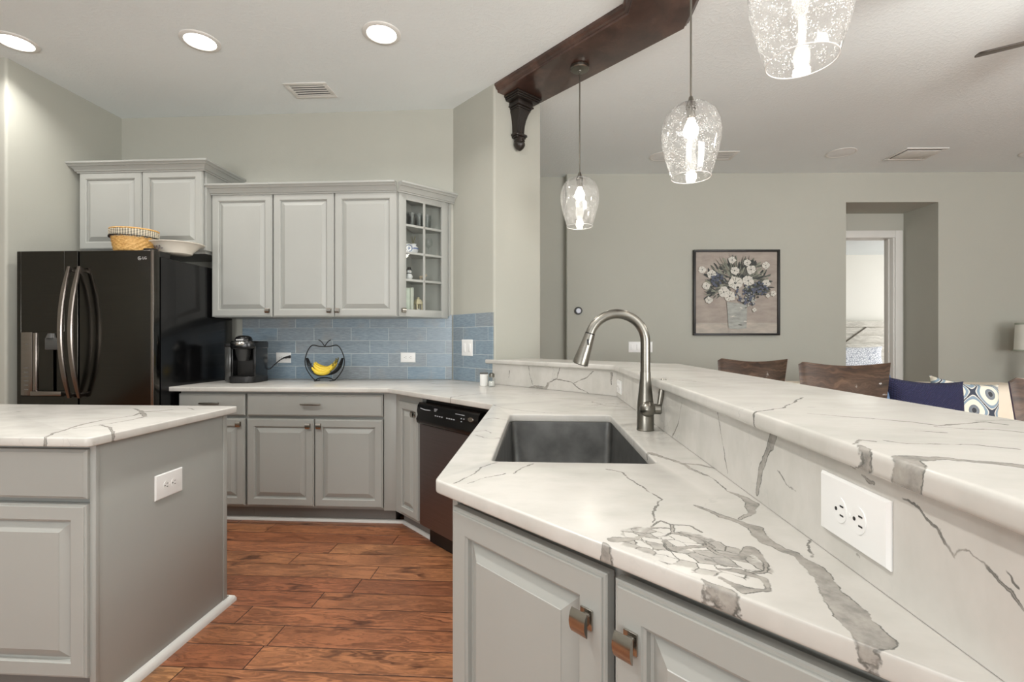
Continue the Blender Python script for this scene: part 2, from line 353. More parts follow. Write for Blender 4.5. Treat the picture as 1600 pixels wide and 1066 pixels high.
def veined(name, veins, plane, cluster=None):
    m, g, b = mat(name); p = g.pos()
    nz = g.noise(p, 22, 4, .6, out=1); nf = g.noise(p, 110, 3, .6, out=1)
    d = g.vec('SCALE', g.vec('SUBTRACT', nz, (.5, .5, .5)), scale=.020)
    d2 = g.vec('SCALE', g.vec('SUBTRACT', nf, (.5, .5, .5)), scale=.005)
    q = g.vec('ADD', g.vec('ADD', p, d), d2)
    sx = g.new('ShaderNodeSeparateXYZ'); g.put(sx, 0, q); cx = g.new('ShaderNodeCombineXYZ')
    a, c = plane
    g.put(cx, 0, sx.outputs[a]); g.put(cx, 1, sx.outputs[c]); q = cx.outputs[0]
    dm = None; cnt = 0; q0 = q
    for L in veins:
        for (x0, y0, w0), (x1, y1, w1) in zip(L, L[1:]):
            cnt += 1
            if cnt % 8 == 0: q = g.vec('ADD', q0, g.vec('SCALE', (1, 1, 0), scale=g.math('MULTIPLY', dm, 1e-7)))
            A = (x0, y0, 0); ab = Vector((x1-x0, y1-y0, 0)); l2 = max(ab.length_squared, 1e-8)
            pa = g.vec('SUBTRACT', q, A)
            t = g.math('ADD', g.vec('DOT_PRODUCT', pa, tuple(ab/l2)), 0.0, clamp=True)
            pr = g.vec('SCALE', tuple(ab), scale=t)
            dd = g.vec('DISTANCE', pa, pr)
            dd = g.math('SUBTRACT', dd, g.math('MULTIPLY_ADD', t, w1-w0, w0) if abs(w1-w0) > 3e-4 else (w0+w1)/2)
            dm = dd if dm is None else g.math('MINIMUM', dm, dd)
    inside = g.step(dm, .0006, -.0006)
    edge = g.math('MULTIPLY', g.step(g.math('ABSOLUTE', dm), .0016, .0002), g.step(g.noise(p, 30, 3), .36, .56))
    halo = g.math('MULTIPLY', g.step(dm, .035, 0.0), .10)
    # background: cloudy white stone with faint natural hairlines
    cloud = g.ramp(g.noise(g.vec('MULTIPLY', p, (3, 5, 3)), 1.3, 5, .6), [(.3, rgb(188, 186, 179)), (.55, rgb(204, 201, 195)), (.75, rgb(196, 193, 186))])
    w = g.vec('ADD', p, g.vec('SCALE', g.vec('SUBTRACT', g.noise(p, 3, 5, .65, out=1), (.5, .5, .5)), scale=.5))
    n = g.noise(w, 3.2, 3, .5)
    hair = g.math('MULTIPLY', g.step(g.math('ABSOLUTE', g.math('SUBTRACT', n, .5)), .010, .0), g.step(g.noise(p, 2.6, 2), .5, .68))
    streak = g.math('MULTIPLY', g.step(g.noise(g.vec('MULTIPLY', w, (4, 26, 26)), 1.5, 4), .58, .75), .12)
    c0 = g.mix(g.math('MULTIPLY', hair, .35), cloud, rgb(150, 150, 148))
    c0 = g.mix(streak, c0, rgb(186, 184, 180)); c0 = g.mix(halo, c0, rgb(190, 187, 180))
    fill = g.ramp(g.noise(p, 40, 4, .65), [(.3, rgb(132, 130, 125)), (.5, rgb(158, 154, 147)), (.7, rgb(174, 170, 162))])
    if cluster:
        (ex, ey), ang, ra, rb = cluster
        e0 = g.vec('SUBTRACT', q0, (ex, ey, 0)); ca, sa = math.cos(ang), math.sin(ang)
        u_ = g.math('DIVIDE', g.vec('DOT_PRODUCT', e0, (ca, sa, 0)), ra); v_ = g.math('DIVIDE', g.vec('DOT_PRODUCT', e0, (-sa, ca, 0)), rb)
        rad = g.math('SQRT', g.math('ADD', g.math('MULTIPLY', u_, u_), g.math('MULTIPLY', v_, v_)))
        rad = g.math('ADD', rad, g.math('MULTIPLY', g.math('SUBTRACT', g.noise(p, 28, 3), .5), .9))
        mask = g.step(rad, 1.0, .88)
        cs = g.new('ShaderNodeCombineXYZ'); g.put(cs, 0, g.math('MULTIPLY', u_, ra)); g.put(cs, 1, g.math('MULTIPLY', v_, rb*0+1.5))
        g.put(cs, 1, g.math('MULTIPLY', v_, rb*1.7))
        ve = g.new('ShaderNodeTexVoronoi', feature='DISTANCE_TO_EDGE', voronoi_dimensions='2D'); ve.inputs['Scale'].default_value = 30; g.put(ve, 'Vector', cs.outputs[0])
        vc = g.new('ShaderNodeTexVoronoi', feature='F1', voronoi_dimensions='2D'); vc.inputs['Scale'].default_value = 30; g.put(vc, 'Vector', cs.outputs[0])
        sc_ = g.new('ShaderNodeSeparateColor'); g.put(sc_, 0, vc.outputs['Color'])
        greyc = g.math('MULTIPLY', g.step(sc_.outputs[0], .42, .5), mask)
        line = g.math('MULTIPLY', g.step(ve.outputs['Distance'], .055, .012), mask)
        c0 = g.mix(g.math('MULTIPLY', greyc, .8), c0, fill)
        c0 = g.mix(g.math('MULTIPLY', line, g.step(g.noise(p, 35, 2), .3, .55)), c0, rgb(104, 103, 98))
    c1 = g.mix(inside, c0, fill); c2 = g.mix(g.math('MULTIPLY', edge, .85), c1, rgb(86, 86, 82))
    g.put(b, 'Base Color', c2); b.inputs['Roughness'].default_value = .24
    b.inputs['Specular IOR Level'].default_value = .35
    return m
M_st_counter = veined('counter_marble', VEINS['counter'], (0, 1), ((.213, .722), -PI/4+.1, .115, .062))
M_st_island = veined('island_marble', VEINS['island'], (0, 1))
M_st_bar = veined('bar_marble', VEINS['bar'], (0, 1))
M_st_side = veined('splash_marble', VEINS['side'], (1, 2))
M_st_angle = veined('splash_marble_angled', VEINS['angle'], (0, 2))

def floor_mat():
    m, g, b = mat('hardwood_floor'); p = g.pos()
    s = g.new('ShaderNodeSeparateXYZ'); g.put(s, 0, p); X, Y = s.outputs[0], s.outputs[1]
    Wd, Ln = .14, 1.15
    yr = g.math('DIVIDE', g.math('ADD', Y, 10.02), Wd); row = g.math('FLOOR', yr); fy = g.math('FRACT', yr)
    wn = g.new('ShaderNodeTexWhiteNoise', noise_dimensions='1D'); g.put(wn, 'W', row)
    xr = g.math('ADD', g.math('DIVIDE', X, Ln), g.math('MULTIPLY', wn.outputs[0], 7.0)); ix = g.math('FLOOR', xr); fx = g.math('FRACT', xr)
    pid = g.math('ADD', g.math('MULTIPLY', row, 13.37), g.math('MULTIPLY', ix, 3.71))
    wp = g.new('ShaderNodeTexWhiteNoise', noise_dimensions='1D'); g.put(wp, 'W', pid)
    off = g.new('ShaderNodeCombineXYZ'); g.put(off, 0, g.math('MULTIPLY', wp.outputs[0], 40)); g.put(off, 1, g.math('MULTIPLY', wp.outputs[0], 17))
    pv = g.vec('ADD', p, off.outputs[0])
    warp = g.vec('ADD', pv, g.vec('SCALE', g.vec('SUBTRACT', g.noise(g.vec('MULTIPLY', pv, (1.5, 6, 1)), 1.6, 4, .6, out=1), (.5, .5, .5)), scale=.28))
    grain = g.noise(g.vec('MULTIPLY', warp, (2.2, 34, 1)), 1.6, 6, .62)
    fine = g.noise(g.vec('MULTIPLY', pv, (8, 160, 1)), 1.5, 3, .6)
    knot = g.noise(g.vec('MULTIPLY', warp, (3.5, 9, 1)), 1.5, 3, .5)
    base = g.ramp(wp.outputs[0], [(0, rgb(146, 92, 64)), (.25, rgb(172, 114, 78)), (.5, rgb(186, 128, 88)), (.75, rgb(158, 98, 68)), (1, rgb(206, 152, 104))])
    c = g.mix(g.step(grain, .38, .64), g.mix(.6, base, rgb(62, 34, 25)), base)
    c = g.mix(g.math('MULTIPLY', g.step(fine, .5, .75), .35), c, g.mix(.5, base, rgb(212, 150, 100)))
    c = g.mix(g.math('MULTIPLY', g.step(knot, .56, .72), .7), c, rgb(52, 26, 20))
    ey = g.math('MINIMUM', fy, g.math('SUBTRACT', 1, fy)); ex = g.math('MULTIPLY', g.math('MINIMUM', fx, g.math('SUBTRACT', 1, fx)), Ln/Wd)
    e = g.math('MINIMUM', ey, ex)
    c = g.mix(g.step(e, .022, .006), c, rgb(30, 15, 11))
    g.put(b, 'Base Color', c); b.inputs['Roughness'].default_value = .32; b.inputs['Specular IOR Level'].default_value = .4
    hgt = g.math('ADD', g.math('MULTIPLY', g.step(e, 0, .08), 1.0), g.math('MULTIPLY', grain, .5))
    g.put(b, 'Normal', g.bump(hgt, .35, .004)); return m
M_floor = floor_mat()

def tile_mat(name, ax):
    m, g, b = mat(name); p = g.pos()
    s = g.new('ShaderNodeSeparateXYZ'); g.put(s, 0, p)
    if ax == 'x': U = s.outputs[0]
    else: U = g.math('MULTIPLY', g.math('SUBTRACT', s.outputs[0], s.outputs[1]), .70711)
    Z = g.math('SUBTRACT', s.outputs[2], .914)
    TW, TH = .305, .1025
    zr = g.math('DIVIDE', Z, TH); row = g.math('FLOOR', zr); fz = g.math('FRACT', zr)
    xr = g.math('ADD', g.math('DIVIDE', g.math('ADD', U, 5.03), TW), g.math('MULTIPLY', g.math('MODULO', row, 2), .5)); ix = g.math('FLOOR', xr); fx = g.math('FRACT', xr)
    wp = g.new('ShaderNodeTexWhiteNoise', noise_dimensions='2D'); k = g.new('ShaderNodeCombineXYZ'); g.put(k, 0, ix); g.put(k, 1, row); g.put(wp, 'Vector', k.outputs[0])
    uv = g.new('ShaderNodeCombineXYZ'); g.put(uv, 0, U); g.put(uv, 1, Z); g.put(uv, 2, g.math('MULTIPLY', wp.outputs[0], 9))
    st = g.noise(g.vec('MULTIPLY', uv.outputs[0], (14, 110, 1)), 1.5, 5, .65)
    big = g.noise(uv.outputs[0], 5, 3)
    base = g.ramp(wp.outputs[0], [(0, rgb(128, 141, 150)), (.4, rgb(130, 149, 163)), (.7, rgb(136, 142, 146)), (1, rgb(122, 144, 160))])
    c = g.mix(g.math('MULTIPLY', g.step(st, .42, .7), .38), base, rgb(168, 182, 192))
    c = g.mix(g.math('MULTIPLY', g.step(st, .5, .3), .32), c, rgb(98, 112, 124))
    c = g.mix(g.math('MULTIPLY', g.step(big, .55, .75), .35), c, rgb(158, 152, 142))
    ez = g.math('MULTIPLY', g.math('MINIMUM', fz, g.math('SUBTRACT', 1, fz)), TH); ex = g.math('MULTIPLY', g.math('MINIMUM', fx, g.math('SUBTRACT', 1, fx)), TW)
    e = g.math('MINIMUM', ez, ex)
    c = g.mix(g.step(e, .0024, .0012), c, rgb(184, 192, 194))
    g.put(b, 'Base Color', c); b.inputs['Roughness'].default_value = .3
    g.put(b, 'Normal', g.bump(g.math('ADD', g.step(e, 0, .003), g.math('MULTIPLY', st, .6)), .3, .002)); return m
M_tile = tile_mat('blue_tile', 'x'); M_tile_d = tile_mat('blue_tile_angled', 'd')

def wood_mat(name, dark, mid, light, sc=(2, 2, 22), rough=.32, coat=.2):
    m, g, b = mat(name); p = g.obj()
    w = g.vec('ADD', p, g.vec('SCALE', g.vec('SUBTRACT', g.noise(p, 3, 4, .6, out=1), (.5, .5, .5)), scale=.25))
    gr = g.noise(g.vec('MULTIPLY', w, sc), 2.0, 6, .62); bl = g.noise(w, 4.5, 4, .6)
    c = g.ramp(gr, [(.3, rgb(*dark)), (.52, rgb(*mid)), (.75, rgb(*light))])
    c = g.mix(g.math('MULTIPLY', g.step(bl, .45, .75), .45), c, rgb(*dark))
    g.put(b, 'Base Color', c); b.inputs['Roughness'].default_value = rough; b.inputs['Coat Weight'].default_value = coat
    g.put(b, 'Normal', g.bump(gr, .12, .002)); return m
M_beam = wood_mat('stained_beam', (50, 33, 27), (76, 52, 44), (102, 76, 64), (3, 3, 3), .3, .3)
M_stool = wood_mat('dark_stool_wood', (44, 31, 24), (82, 60, 45), (116, 90, 70), (3, 3, 30), .42, .08)
M_stoolred = wood_mat('stool_edge_wood', (66, 32, 20), (104, 54, 34), (132, 76, 48), (20, 20, 2), .28, .4)
M_barn = wood_mat('whitewashed_wood', (168, 164, 154), (204, 200, 190), (226, 223, 214), (1.5, 1.5, 14), .6, 0)

def steel(name, c, rough, stretch):
    m, g, b = mat(name); p = g.obj()
    f = g.noise(g.vec('MULTIPLY', p, stretch), 3, 3, .5); c = rgb(*c)
    g.put(b, 'Base Color', g.ramp(f, [(.3, tuple(q*.94 for q in c[:3])), (.7, tuple(min(1, q*1.06) for q in c[:3]))]))
    b.inputs['Metallic'].default_value = 1; b.inputs['Roughness'].default_value = rough
    return m
M_dw = steel('dishwasher_steel', (134, 126, 128), .40, (1, 1, 60))
M_fridge = steel('black_stainless', (74, 72, 68), .17, (1, 1, 70))
M_fridgelight = steel('fridge_trim_steel', (150, 142, 136), .25, (1, 1, 60))
M_fridgeside = P('fridge_side_black', (13, 13, 14), .16, var=.1)
M_sink = P('sink_steel', (112, 112, 110), .42, .85, var=.22, vs=14)

def glass_mat(name, tint, seeds=False, refl=1.0):
    """thin clear pane: transparent with fresnel reflection, seeded with small bubbles if asked"""
    m, g, b = mat(name)
    out = g.n['Material Output']; g.n.remove(b)
    tr = g.new('ShaderNodeBsdfTransparent'); tr.inputs[0].default_value = (*tint, 1)
    gl = g.new('ShaderNodeBsdfGlossy'); gl.inputs['Roughness'].default_value = .05
    lw = g.new('ShaderNodeLayerWeight'); lw.inputs[0].default_value = .35
    f = g.math('MULTIPLY_ADD', g.math('POWER', lw.outputs[1], 2.2), .75*refl, .05*refl, clamp=True)
    mx = g.new('ShaderNodeMixShader'); g.put(mx, 0, f); g.l.new(tr.outputs[0], mx.inputs[1]); g.l.new(gl.outputs[0], mx.inputs[2])
    last = mx
    if seeds:
        p = g.obj(); vo = g.new('ShaderNodeTexVoronoi'); vo.inputs['Scale'].default_value = 150; g.put(vo, 'Vector', p)
        sp = g.math('MULTIPLY', g.step(vo.outputs['Distance'], .3, .2), g.step(g.noise(p, 45, 2), .44, .58))
        df = g.new('ShaderNodeBsdfTranslucent'); df.inputs[0].default_value = (1, 1, 1, 1)
        d2 = g.new('ShaderNodeBsdfDiffuse'); d2.inputs[0].default_value = (1, 1, 1, 1)
        ad = g.new('ShaderNodeMixShader'); ad.inputs[0].default_value = .5
        g.l.new(df.outputs[0], ad.inputs[1]); g.l.new(d2.outputs[0], ad.inputs[2])
        m2 = g.new('ShaderNodeMixShader'); g.put(m2, 0, g.math('MULTIPLY_ADD', sp, .36, .018)); g.l.new(mx.outputs[0], m2.inputs[1]); g.l.new(ad.outputs[0], m2.inputs[2]); last = m2
    g.l.new(last.outputs[0], out.inputs[0]); return m
M_pane = glass_mat('door_glass', (.93, .94, .93), refl=.5)
M_seeded = glass_mat('seeded_glass', (.97, .97, .97), True, .6)
M_drink = glass_mat('drinking_glass', (.9, .92, .92))
# ------------------------------------------------------------------ room shell
WB = 3.82                      # kitchen back wall
WL = -3.47                     # wall beside the fridge
DC = 3.12                      # x + y of the angled kitchen wall
bm = BM(); add_box(bm, -5.4, 8.2, -3.3, 10.2, -.06, 0); struct('floor', bm, M_floor, smooth=False)
bm = BM(); add_box(bm, -5.4, 8.2, -3.3, 6.0, CEIL, CEIL+.08); struct('ceiling', bm, M_ceil, smooth=False)
bm = BM(); prism(bm, rounded([(-5.2, 2.95), (WL, 2.95), (WL, WB+.12), (-5.2, WB+.12)], [0, .018, 0, 0]), 0, CEIL); struct('wall_left', bm, M_wall)
bm = BM(); add_box(bm, -5.3, -5.2, -3.2, 2.95, 0, CEIL); struct('wall_kitchen_side', bm, M_wall)
bm = BM(); prism(bm, [(WL, WB), (-.70, WB), (-.70, WB+.12), (WL, WB+.12)], 0, CEIL); struct('wall_back', bm, M_wall)
bm = BM(); prism(bm, rounded([(DC-WB, WB), (-.34, DC+.34), (-.005, 3.795), (-.30, 4.09), (-.30, 5.62), (-.45, 5.62), (-.45, 4.0), (-.70, 4.0)],
                             [0, .02, .02, .02, 0, 0, 0, 0]), 0, CEIL); struct('wall_angled', bm, M_wall)
# living room far wall, turned a little, with the door recess
FA = math.atan(.048); FO = Vector((.27, 5.39, 0))
FX = Matrix.Translation(FO) @ Matrix.Rotation(FA, 4, 'Z')
def fp(x, y=0, z=0): return FX @ Vector((x, y, z))
bm = BM()
prism(bm, rounded([(-.6, .10), (0, .10), (0, 0), (3.057, 0), (3.057, .14), (-.6, .24)], [0, 0, .02, 0, 0, 0]), 0, CEIL)
prism(bm, [(4.056, 0), (8.2, 0), (8.2, .6), (4.056, .6)], 0, CEIL)
prism(bm, [(3.057, 0), (4.056, 0), (4.056, .6), (3.057, .6)], 2.737, CEIL)
o = struct('wall_far', bm, M_wall); o.matrix_world = FX
bm = BM()
DX0, DX1, DZ = 2.62, 3.95, 2.447
prism(bm, [(DX1, .48), (4.056, .48), (4.056, .60), (DX1, .60)], 0, CEIL)
prism(bm, [(2.0, .48), (DX0, .48), (DX0, .60), (2.0, .60)], 0, CEIL)
prism(bm, [(DX0, .48), (DX1, .48), (DX1, .60), (DX0, .60)], DZ+.02, CEIL)
prism(bm, [(2.0, .13), (2.1, .13), (2.1, .48), (2.0, .48)], 0, CEIL)
o = struct('wall_recess', bm, M_wall, smooth=False); o.matrix_world = FX
bm = BM()
for a in (DX0-.085, DX1): add_box(bm, a, a+.085, .462, .48, 0, DZ+.0852, .004)
add_box(bm, DX0+.0005, DX1-.0005, .4625, .48, DZ, DZ+.085, .004)
add_box(bm, DX1-.02, DX1, .475, .62, 0, DZ, .002); add_box(bm, DX0, DX0+.02, .475, .62, 0, DZ, .002); add_box(bm, DX0, DX1, .475, .62, DZ-.002, DZ+.02, .002)
add_box(bm, DX1-.033, DX1-.02, .53, .57, 0, DZ, .002)
o = struct('door_1', bm, M_white, 'white cased bedroom doorway in the wall recess'); o.matrix_world = FX
bm = BM(); add_box(bm, 8.1, 8.2, -3.2, 5.8, 0, CEIL); struct('wall_right', bm, M_wall)
M_bed_wall = wall_mat('bedroom_wall_paint', (232, 230, 222))
bm = BM(); add_box(bm, 2.4, 8.9, 9.9, 10.0, 0, 2.9); struct('wall_bedroom', bm, M_bed_wall)
bm = BM(); add_box(bm, 2.2, 9.0, 6.25, 10.0, 2.9, 2.96); struct('ceiling_bedroom', bm, M_ceil)
bm = BM(); add_box(bm, 2.3, 2.4, 6.2, 10, 0, 2.9); struct('wall_bedroom_side', bm, M_bed_wall)
# knee wall that carries the raised bar
BX, BC = .412, 3.12            # face of the stone splash
bm = BM()
prism(bm, [(-.255, 3.403), (.432, DC-.432+.028), (.432, -.75), (.60, -.75), (.60, 2.80), (-.1, 3.5)], 0, 1.055)
struct('wall_bar', bm, M_wall, smooth=False)

# ------------------------------------------------------------------ tile and stone splashbacks
bm = BM(); prism(bm, [(-2.425, WB-.012), (-.709, WB-.012), (-.709, WB-.001), (-2.425, WB-.001)], .915, 1.425)
tag(obj('tile_backsplash', bm, M_tile, smooth=False), 'blue grey streaked tile backsplash on the back wall behind the coffee maker', 'backsplash')
e = .017
bm = BM(); prism(bm, [(DC-WB+.003, WB-.016), (-.352, DC+.352-.016), (-.345, DC+.345-.002), (DC-WB+.003, WB-.004)], .915, 1.425)
tag(obj('tile_backsplash', bm, M_tile_d, smooth=False), 'blue grey tile backsplash on the angled wall around the light switch', 'backsplash')
bm = BM(); prism(bm, [(-.405, 3.505+.005), (BX+.0, BC-BX-.0+.0), (BX+.02, BC-BX+.0), (-.39, 3.524)], .915, 1.057)
tag(obj('stone_splash', bm, M_st_angle, smooth=False), 'short veined marble upstand below the far angled end of the bar', 'backsplash')
bm = BM(); prism(bm, [(BX, -.7), (BX+.02, -.7), (BX+.02, BC-BX-.001), (BX, BC-BX-.001)], .915, 1.057)
tag(obj('stone_splash', bm, M_st_side, smooth=False), 'long veined marble upstand beside the sink with two outlets', 'backsplash')

# ------------------------------------------------------------------ stone tops
SINK = rounded([(-.128, 1.23), (.287, 1.23), (.280, 2.02), (-.132, 2.02)], .022)
bm = BM()
poly = rounded([(-2.46, WB-.013), (-2.485, 3.085), (-.99, 3.085), (-.235, 2.33), (-.235, 1.06), (BX+.018, .82-BX), (BX+.018, BC-BX-.0), (-.395, 3.513), (-.705, WB-.015)],
               [0, .02, .03, .012, .03, 0, 0, 0, 0], 4)
prism(bm, poly, .884, .914, .005, 3, hole=SINK)
tag(obj('countertop', bm, M_st_counter), 'white marble countertop with grey veins running round the sink', 'countertop')
bm = BM()
BF, BCF = .392, 3.09
poly = rounded([(-.412, BCF+.412), (BF, BCF-BF), (BF, -.72), (.80, -.72), (.80, 2.87), (-.062, 3.732), (-.331, 3.463), (-.395, 3.527)],
               [.012, .05, 0, 0, .05, 0, 0, .008], 5)
prism(bm, poly, 1.057, 1.087, .009, 4)
tag(obj('bar_countertop', bm, M_st_bar), 'raised white marble bar top running along the right side', 'countertop')
bm = BM()
prism(bm, rounded([(-2.7, 1.445), (-1.42, 1.445), (-1.42, 2.20), (-2.7, 2.20)], [0, .022, .022, 0], 4), .884, .914, .005, 3)
tag(obj('island_countertop', bm, M_st_island), 'white marble island top with grey veins at the left', 'countertop')

# ------------------------------------------------------------------ cabinet parts
def panel_door(bm, x0, x1, z0, z1, rail=.056, t=.02):
    rings_panel(bm, x0, x1, z0, z1, [(0, .004), (0, -t+.007), (.002, -t+.0045), (.006, -t+.004), (.007, -t+.001), (.009, -t), (rail-.007, -t), (rail-.005, -t+.003), (rail-.001, -t+.005), (rail, -t+.014), (rail+.005, -t+.0145),
        (rail+.008, -t+.0125), (rail+.034, -t+.001), (rail+.035, -t-.0005), (rail+.037, -t-.0005)])
def slab_front(bm, x0, x1, z0, z1, t=.02):
    rings_panel(bm, x0, x1, z0, z1, [(0, .004), (0, -t+.008), (.004, -t+.006), (.009, -t), (.011, -t)])
def knob(parent, x, z, y=-.02, name='knob', m=None):
    bm = BM()
    add_box(bm, x-.012, x+.012, y-.004, y, z-.016, z+.016, .0012)
    add_box(bm, x-.006, x+.006, y-.02, y-.003, z-.009, z+.009, .001)
    # curved square face
    R = []; n = 6; w, h = .0155, .0185
    for f, dy in ((0, 0.0), (1, .0065)):
        L = []
        for i in range(n+1):
            s = -1+2*i/n
            yy = y-.0265+.006*s*s+dy if f == 0 else y-.019
            L.append([bm.verts.new((x+q*w, yy, z+s*h)) for q in (-1, 1)])
        R.append(L)
    for i in range(n):
        bm.faces.new((R[0][i][0], R[0][i][1], R[0][i+1][1], R[0][i+1][0])); bm.faces.new((R[1][i][1], R[1][i][0], R[1][i+1][0], R[1][i+1][1]))
        bm.faces.new((R[0][i][0], R[0][i+1][0], R[1][i+1][0], R[1][i][0])); bm.faces.new((R[0][i+1][1], R[0][i][1], R[1][i][1], R[1][i+1][1]))
    bm.faces.new((R[0][0][1], R[0][0][0], R[1][0][0], R[1][0][1])); bm.faces.new((R[0][n][0], R[0][n][1], R[1][n][1], R[1][n][0]))
    bmesh.ops.recalc_face_normals(bm, faces=bm.faces[:])
    return obj(name, bm, m or M_knob, parent, label='brushed nickel square knob')
def pull(parent, x, z, w=.135, y=-.02):
    bm = BM(); n = 14; pts = []; rr = []
    for i in range(n+1):
        s = -1+2*i/n; pts.append((x+s*w/2, y-.026-.006*(1-s*s), z)); rr.append(.0075-.0025*abs(s)**3)
    tube(bm, pts, rr, 10)
    for s in (-1, 1): tube(bm, [(x+s*w*.36, y, z), (x+s*w*.36, y-.028, z)], .0045, 8)
    return obj('handle', bm, M_nickel, parent, label='brushed nickel bar handle')
def door(parent, x0, x1, z0, z1, kx=None, kz=None, rail=.056):
    bm = BM(); panel_door(bm, x0, x1, z0, z1, rail); d = obj('door', bm, M_cab, parent, angle=25)
    if kx is not None: knob(d, kx, kz)
    return d
def drawer(parent, x0, x1, z0, z1, px=None):
    bm = BM(); slab_front(bm, x0, x1, z0, z1); d = obj('drawer', bm, M_cab, parent, angle=25)
    if px is not None: pull(d, px, (z0+z1)/2+.01)
    return d
CROWN = [(0, -.010), (.008, -.010), (.009, -.001), (.016, .001), (.022, .016), (.036, .030), (.044, .032), (.046, .036), (.056, .046), (.060, .048), (.062, .060), (0, .062)]
def crown(parent, path, z):
    bm = BM(); sweep(bm, path, [(a, z+b) for a, b in CROWN]); return obj('crown_moulding', bm, M_cab, parent, angle=28)
def base_body(parent, w, d, extra=None):
    bm = BM(); add_box(bm, 0, w, .014, d, .105, .8835)
    b = obj('body', bm, M_cab, parent, smooth=False)
    bm = BM(); add_box(bm, 0.0, w, .075, d, 0.0, .1055); obj('toe_kick', bm, M_toe, parent, smooth=False)
    return b

# ---- wall cabinets
t = thing('wall_cabinet', 'short two door grey wall cabinet above the black refrigerator', 'cabinet', (-3.425, 3.42, 1.885))
wd = .965
bm = BM(); add_box(bm, 0, wd, .012, WB-3.42-.002, 0, .585, .001); obj('body', bm, M_cab, t, smooth=False)
door(t, .004, .487, .012, .583, .456, .045); door(t, .493, wd-.012, .012, .583, .524, .045)
bm = BM(); add_box(bm, .02, wd-.02, .03, .38, -.02, 0.0); obj('light_rail', bm, M_cab, t, smooth=False)
crown(t, [(0, .39), (0, -.018), (wd, -.018), (wd, .396)], .585)
UZ, UH = 1.396, .915
def upper(x0, x1, label, doors, left=False, right=False):
    t = thing('wall_cabinet', label, 'cabinet', (x0, 3.50, UZ)); w = x1-x0
    bm = BM(); add_box(bm, 0, w, .012, WB-3.50-.002, 0, UH+.0, .001); obj('body', bm, M_cab, t, smooth=False)
    for a, b, k in doors: door(t, a-x0, b-x0, .003, UH, (k-x0) if k else None, .047)
    return t
t = upper(-2.457, -1.986, 'tall single door grey wall cabinet right of the short one over the refrigerator', [(-2.455, -1.991, -2.018)])
crown(t, [(0, .316), (0, -.018), (.471, -.018)], UH+.002)
t = upper(-1.985, -1.041, 'wide double door grey wall cabinet above the apple shaped fruit stand', [(-1.982, -1.523, -1.552), (-1.517, -1.055, -1.49)])
crown(t, [(0, -.018), (.934, -.018)], UH+.002)
# ---- angled glass door cabinet at the end of the run
t = thing('display_cabinet', 'angled grey display cabinet with eight pane glass door beside the corner', 'cabinet', (-1.04, 3.48, UZ), PI/4)
# in local axes the face runs along x; the carcass behind is a wedge
L = .452; back = 3.82-3.48
def loc_(x, y):
    d = Vector((x+1.04, y-3.48)); c = math.cos(PI/4); return (d.x*c+d.y*c, -d.x*c+d.y*c)
wedge = [loc_(-1.04, 3.48), loc_(-.72, 3.80), loc_(-.72, 3.817), loc_(-1.04, 3.817)]
wedge2 = [(x, y+.022) if i < 2 else (x, y) for i, (x, y) in enumerate(wedge)]
bm = BM()
prism(bm, wedge2, 0, .018); prism(bm, wedge2, UH-.018, UH)
prism(bm, [wedge2[0], (wedge2[0][0]+.01, wedge2[0][1]), (wedge[3][0]+.012, wedge[3][1]), wedge[3]], .018, UH-.018)
prism(bm, [loc_(-1.038, 3.805), loc_(-.73, 3.805), loc_(-.72, 3.817), loc_(-1.04, 3.817)], .018, UH-.018)
obj('body', bm, M_cab, t, smooth=False)
SH = [.285, .487, .690]      # shelf heights level with the muntins
for zz in SH:
    bm = BM(); prism(bm, [loc_(-1.015, 3.532), loc_(-.755, 3.79), loc_(-.76, 3.803), loc_(-1.015, 3.803)], zz-.016, zz); obj('shelf', bm, M_cab, t, smooth=False)
DW0, DW1 = .006, L-.022
bm = BM()
s0, s1, zr0, zr1 = .058, .058, .058, .052
for a, b, c, d in ((DW0, DW0+s0, .003, UH), (DW1-s1, DW1, .003, UH), (DW0+s0-.002, DW1-s1+.002, .003, zr0), (DW0+s0-.002, DW1-s1+.002, UH-zr1, UH)):
    add_box(bm, a, b, 0, .02, c, d, .0025)
dr = obj('door', bm, M_cab, t)
bm = BM(); xm = (DW0+DW1)/2
add_box(bm, xm-.009, xm+.009, .001, .014, zr0-.002, UH-zr1+.002, .003)
for zz in SH: add_box(bm, DW0+s0-.002, DW1-s1+.002, .001, .014, zz-.020, zz-.002, .003)
obj('muntins', bm, M_cab, dr)
bm = BM(); add_box(bm, DW0+s0-.004, DW1-s1+.004, .014, .017, zr0-.004, UH-zr1+.004); obj('glass_pane', bm, M_pane, dr, smooth=False)
knob(dr, DW0+.03, .047, 0)
a = math.cos(PI/4)
bm = BM(); sweep(bm, [(-.006, -.002), (L+.03, -.002)], [(p, UH+.002+q) for p, q in CROWN]); obj('crown_moulding', bm, M_cab, t, angle=28)

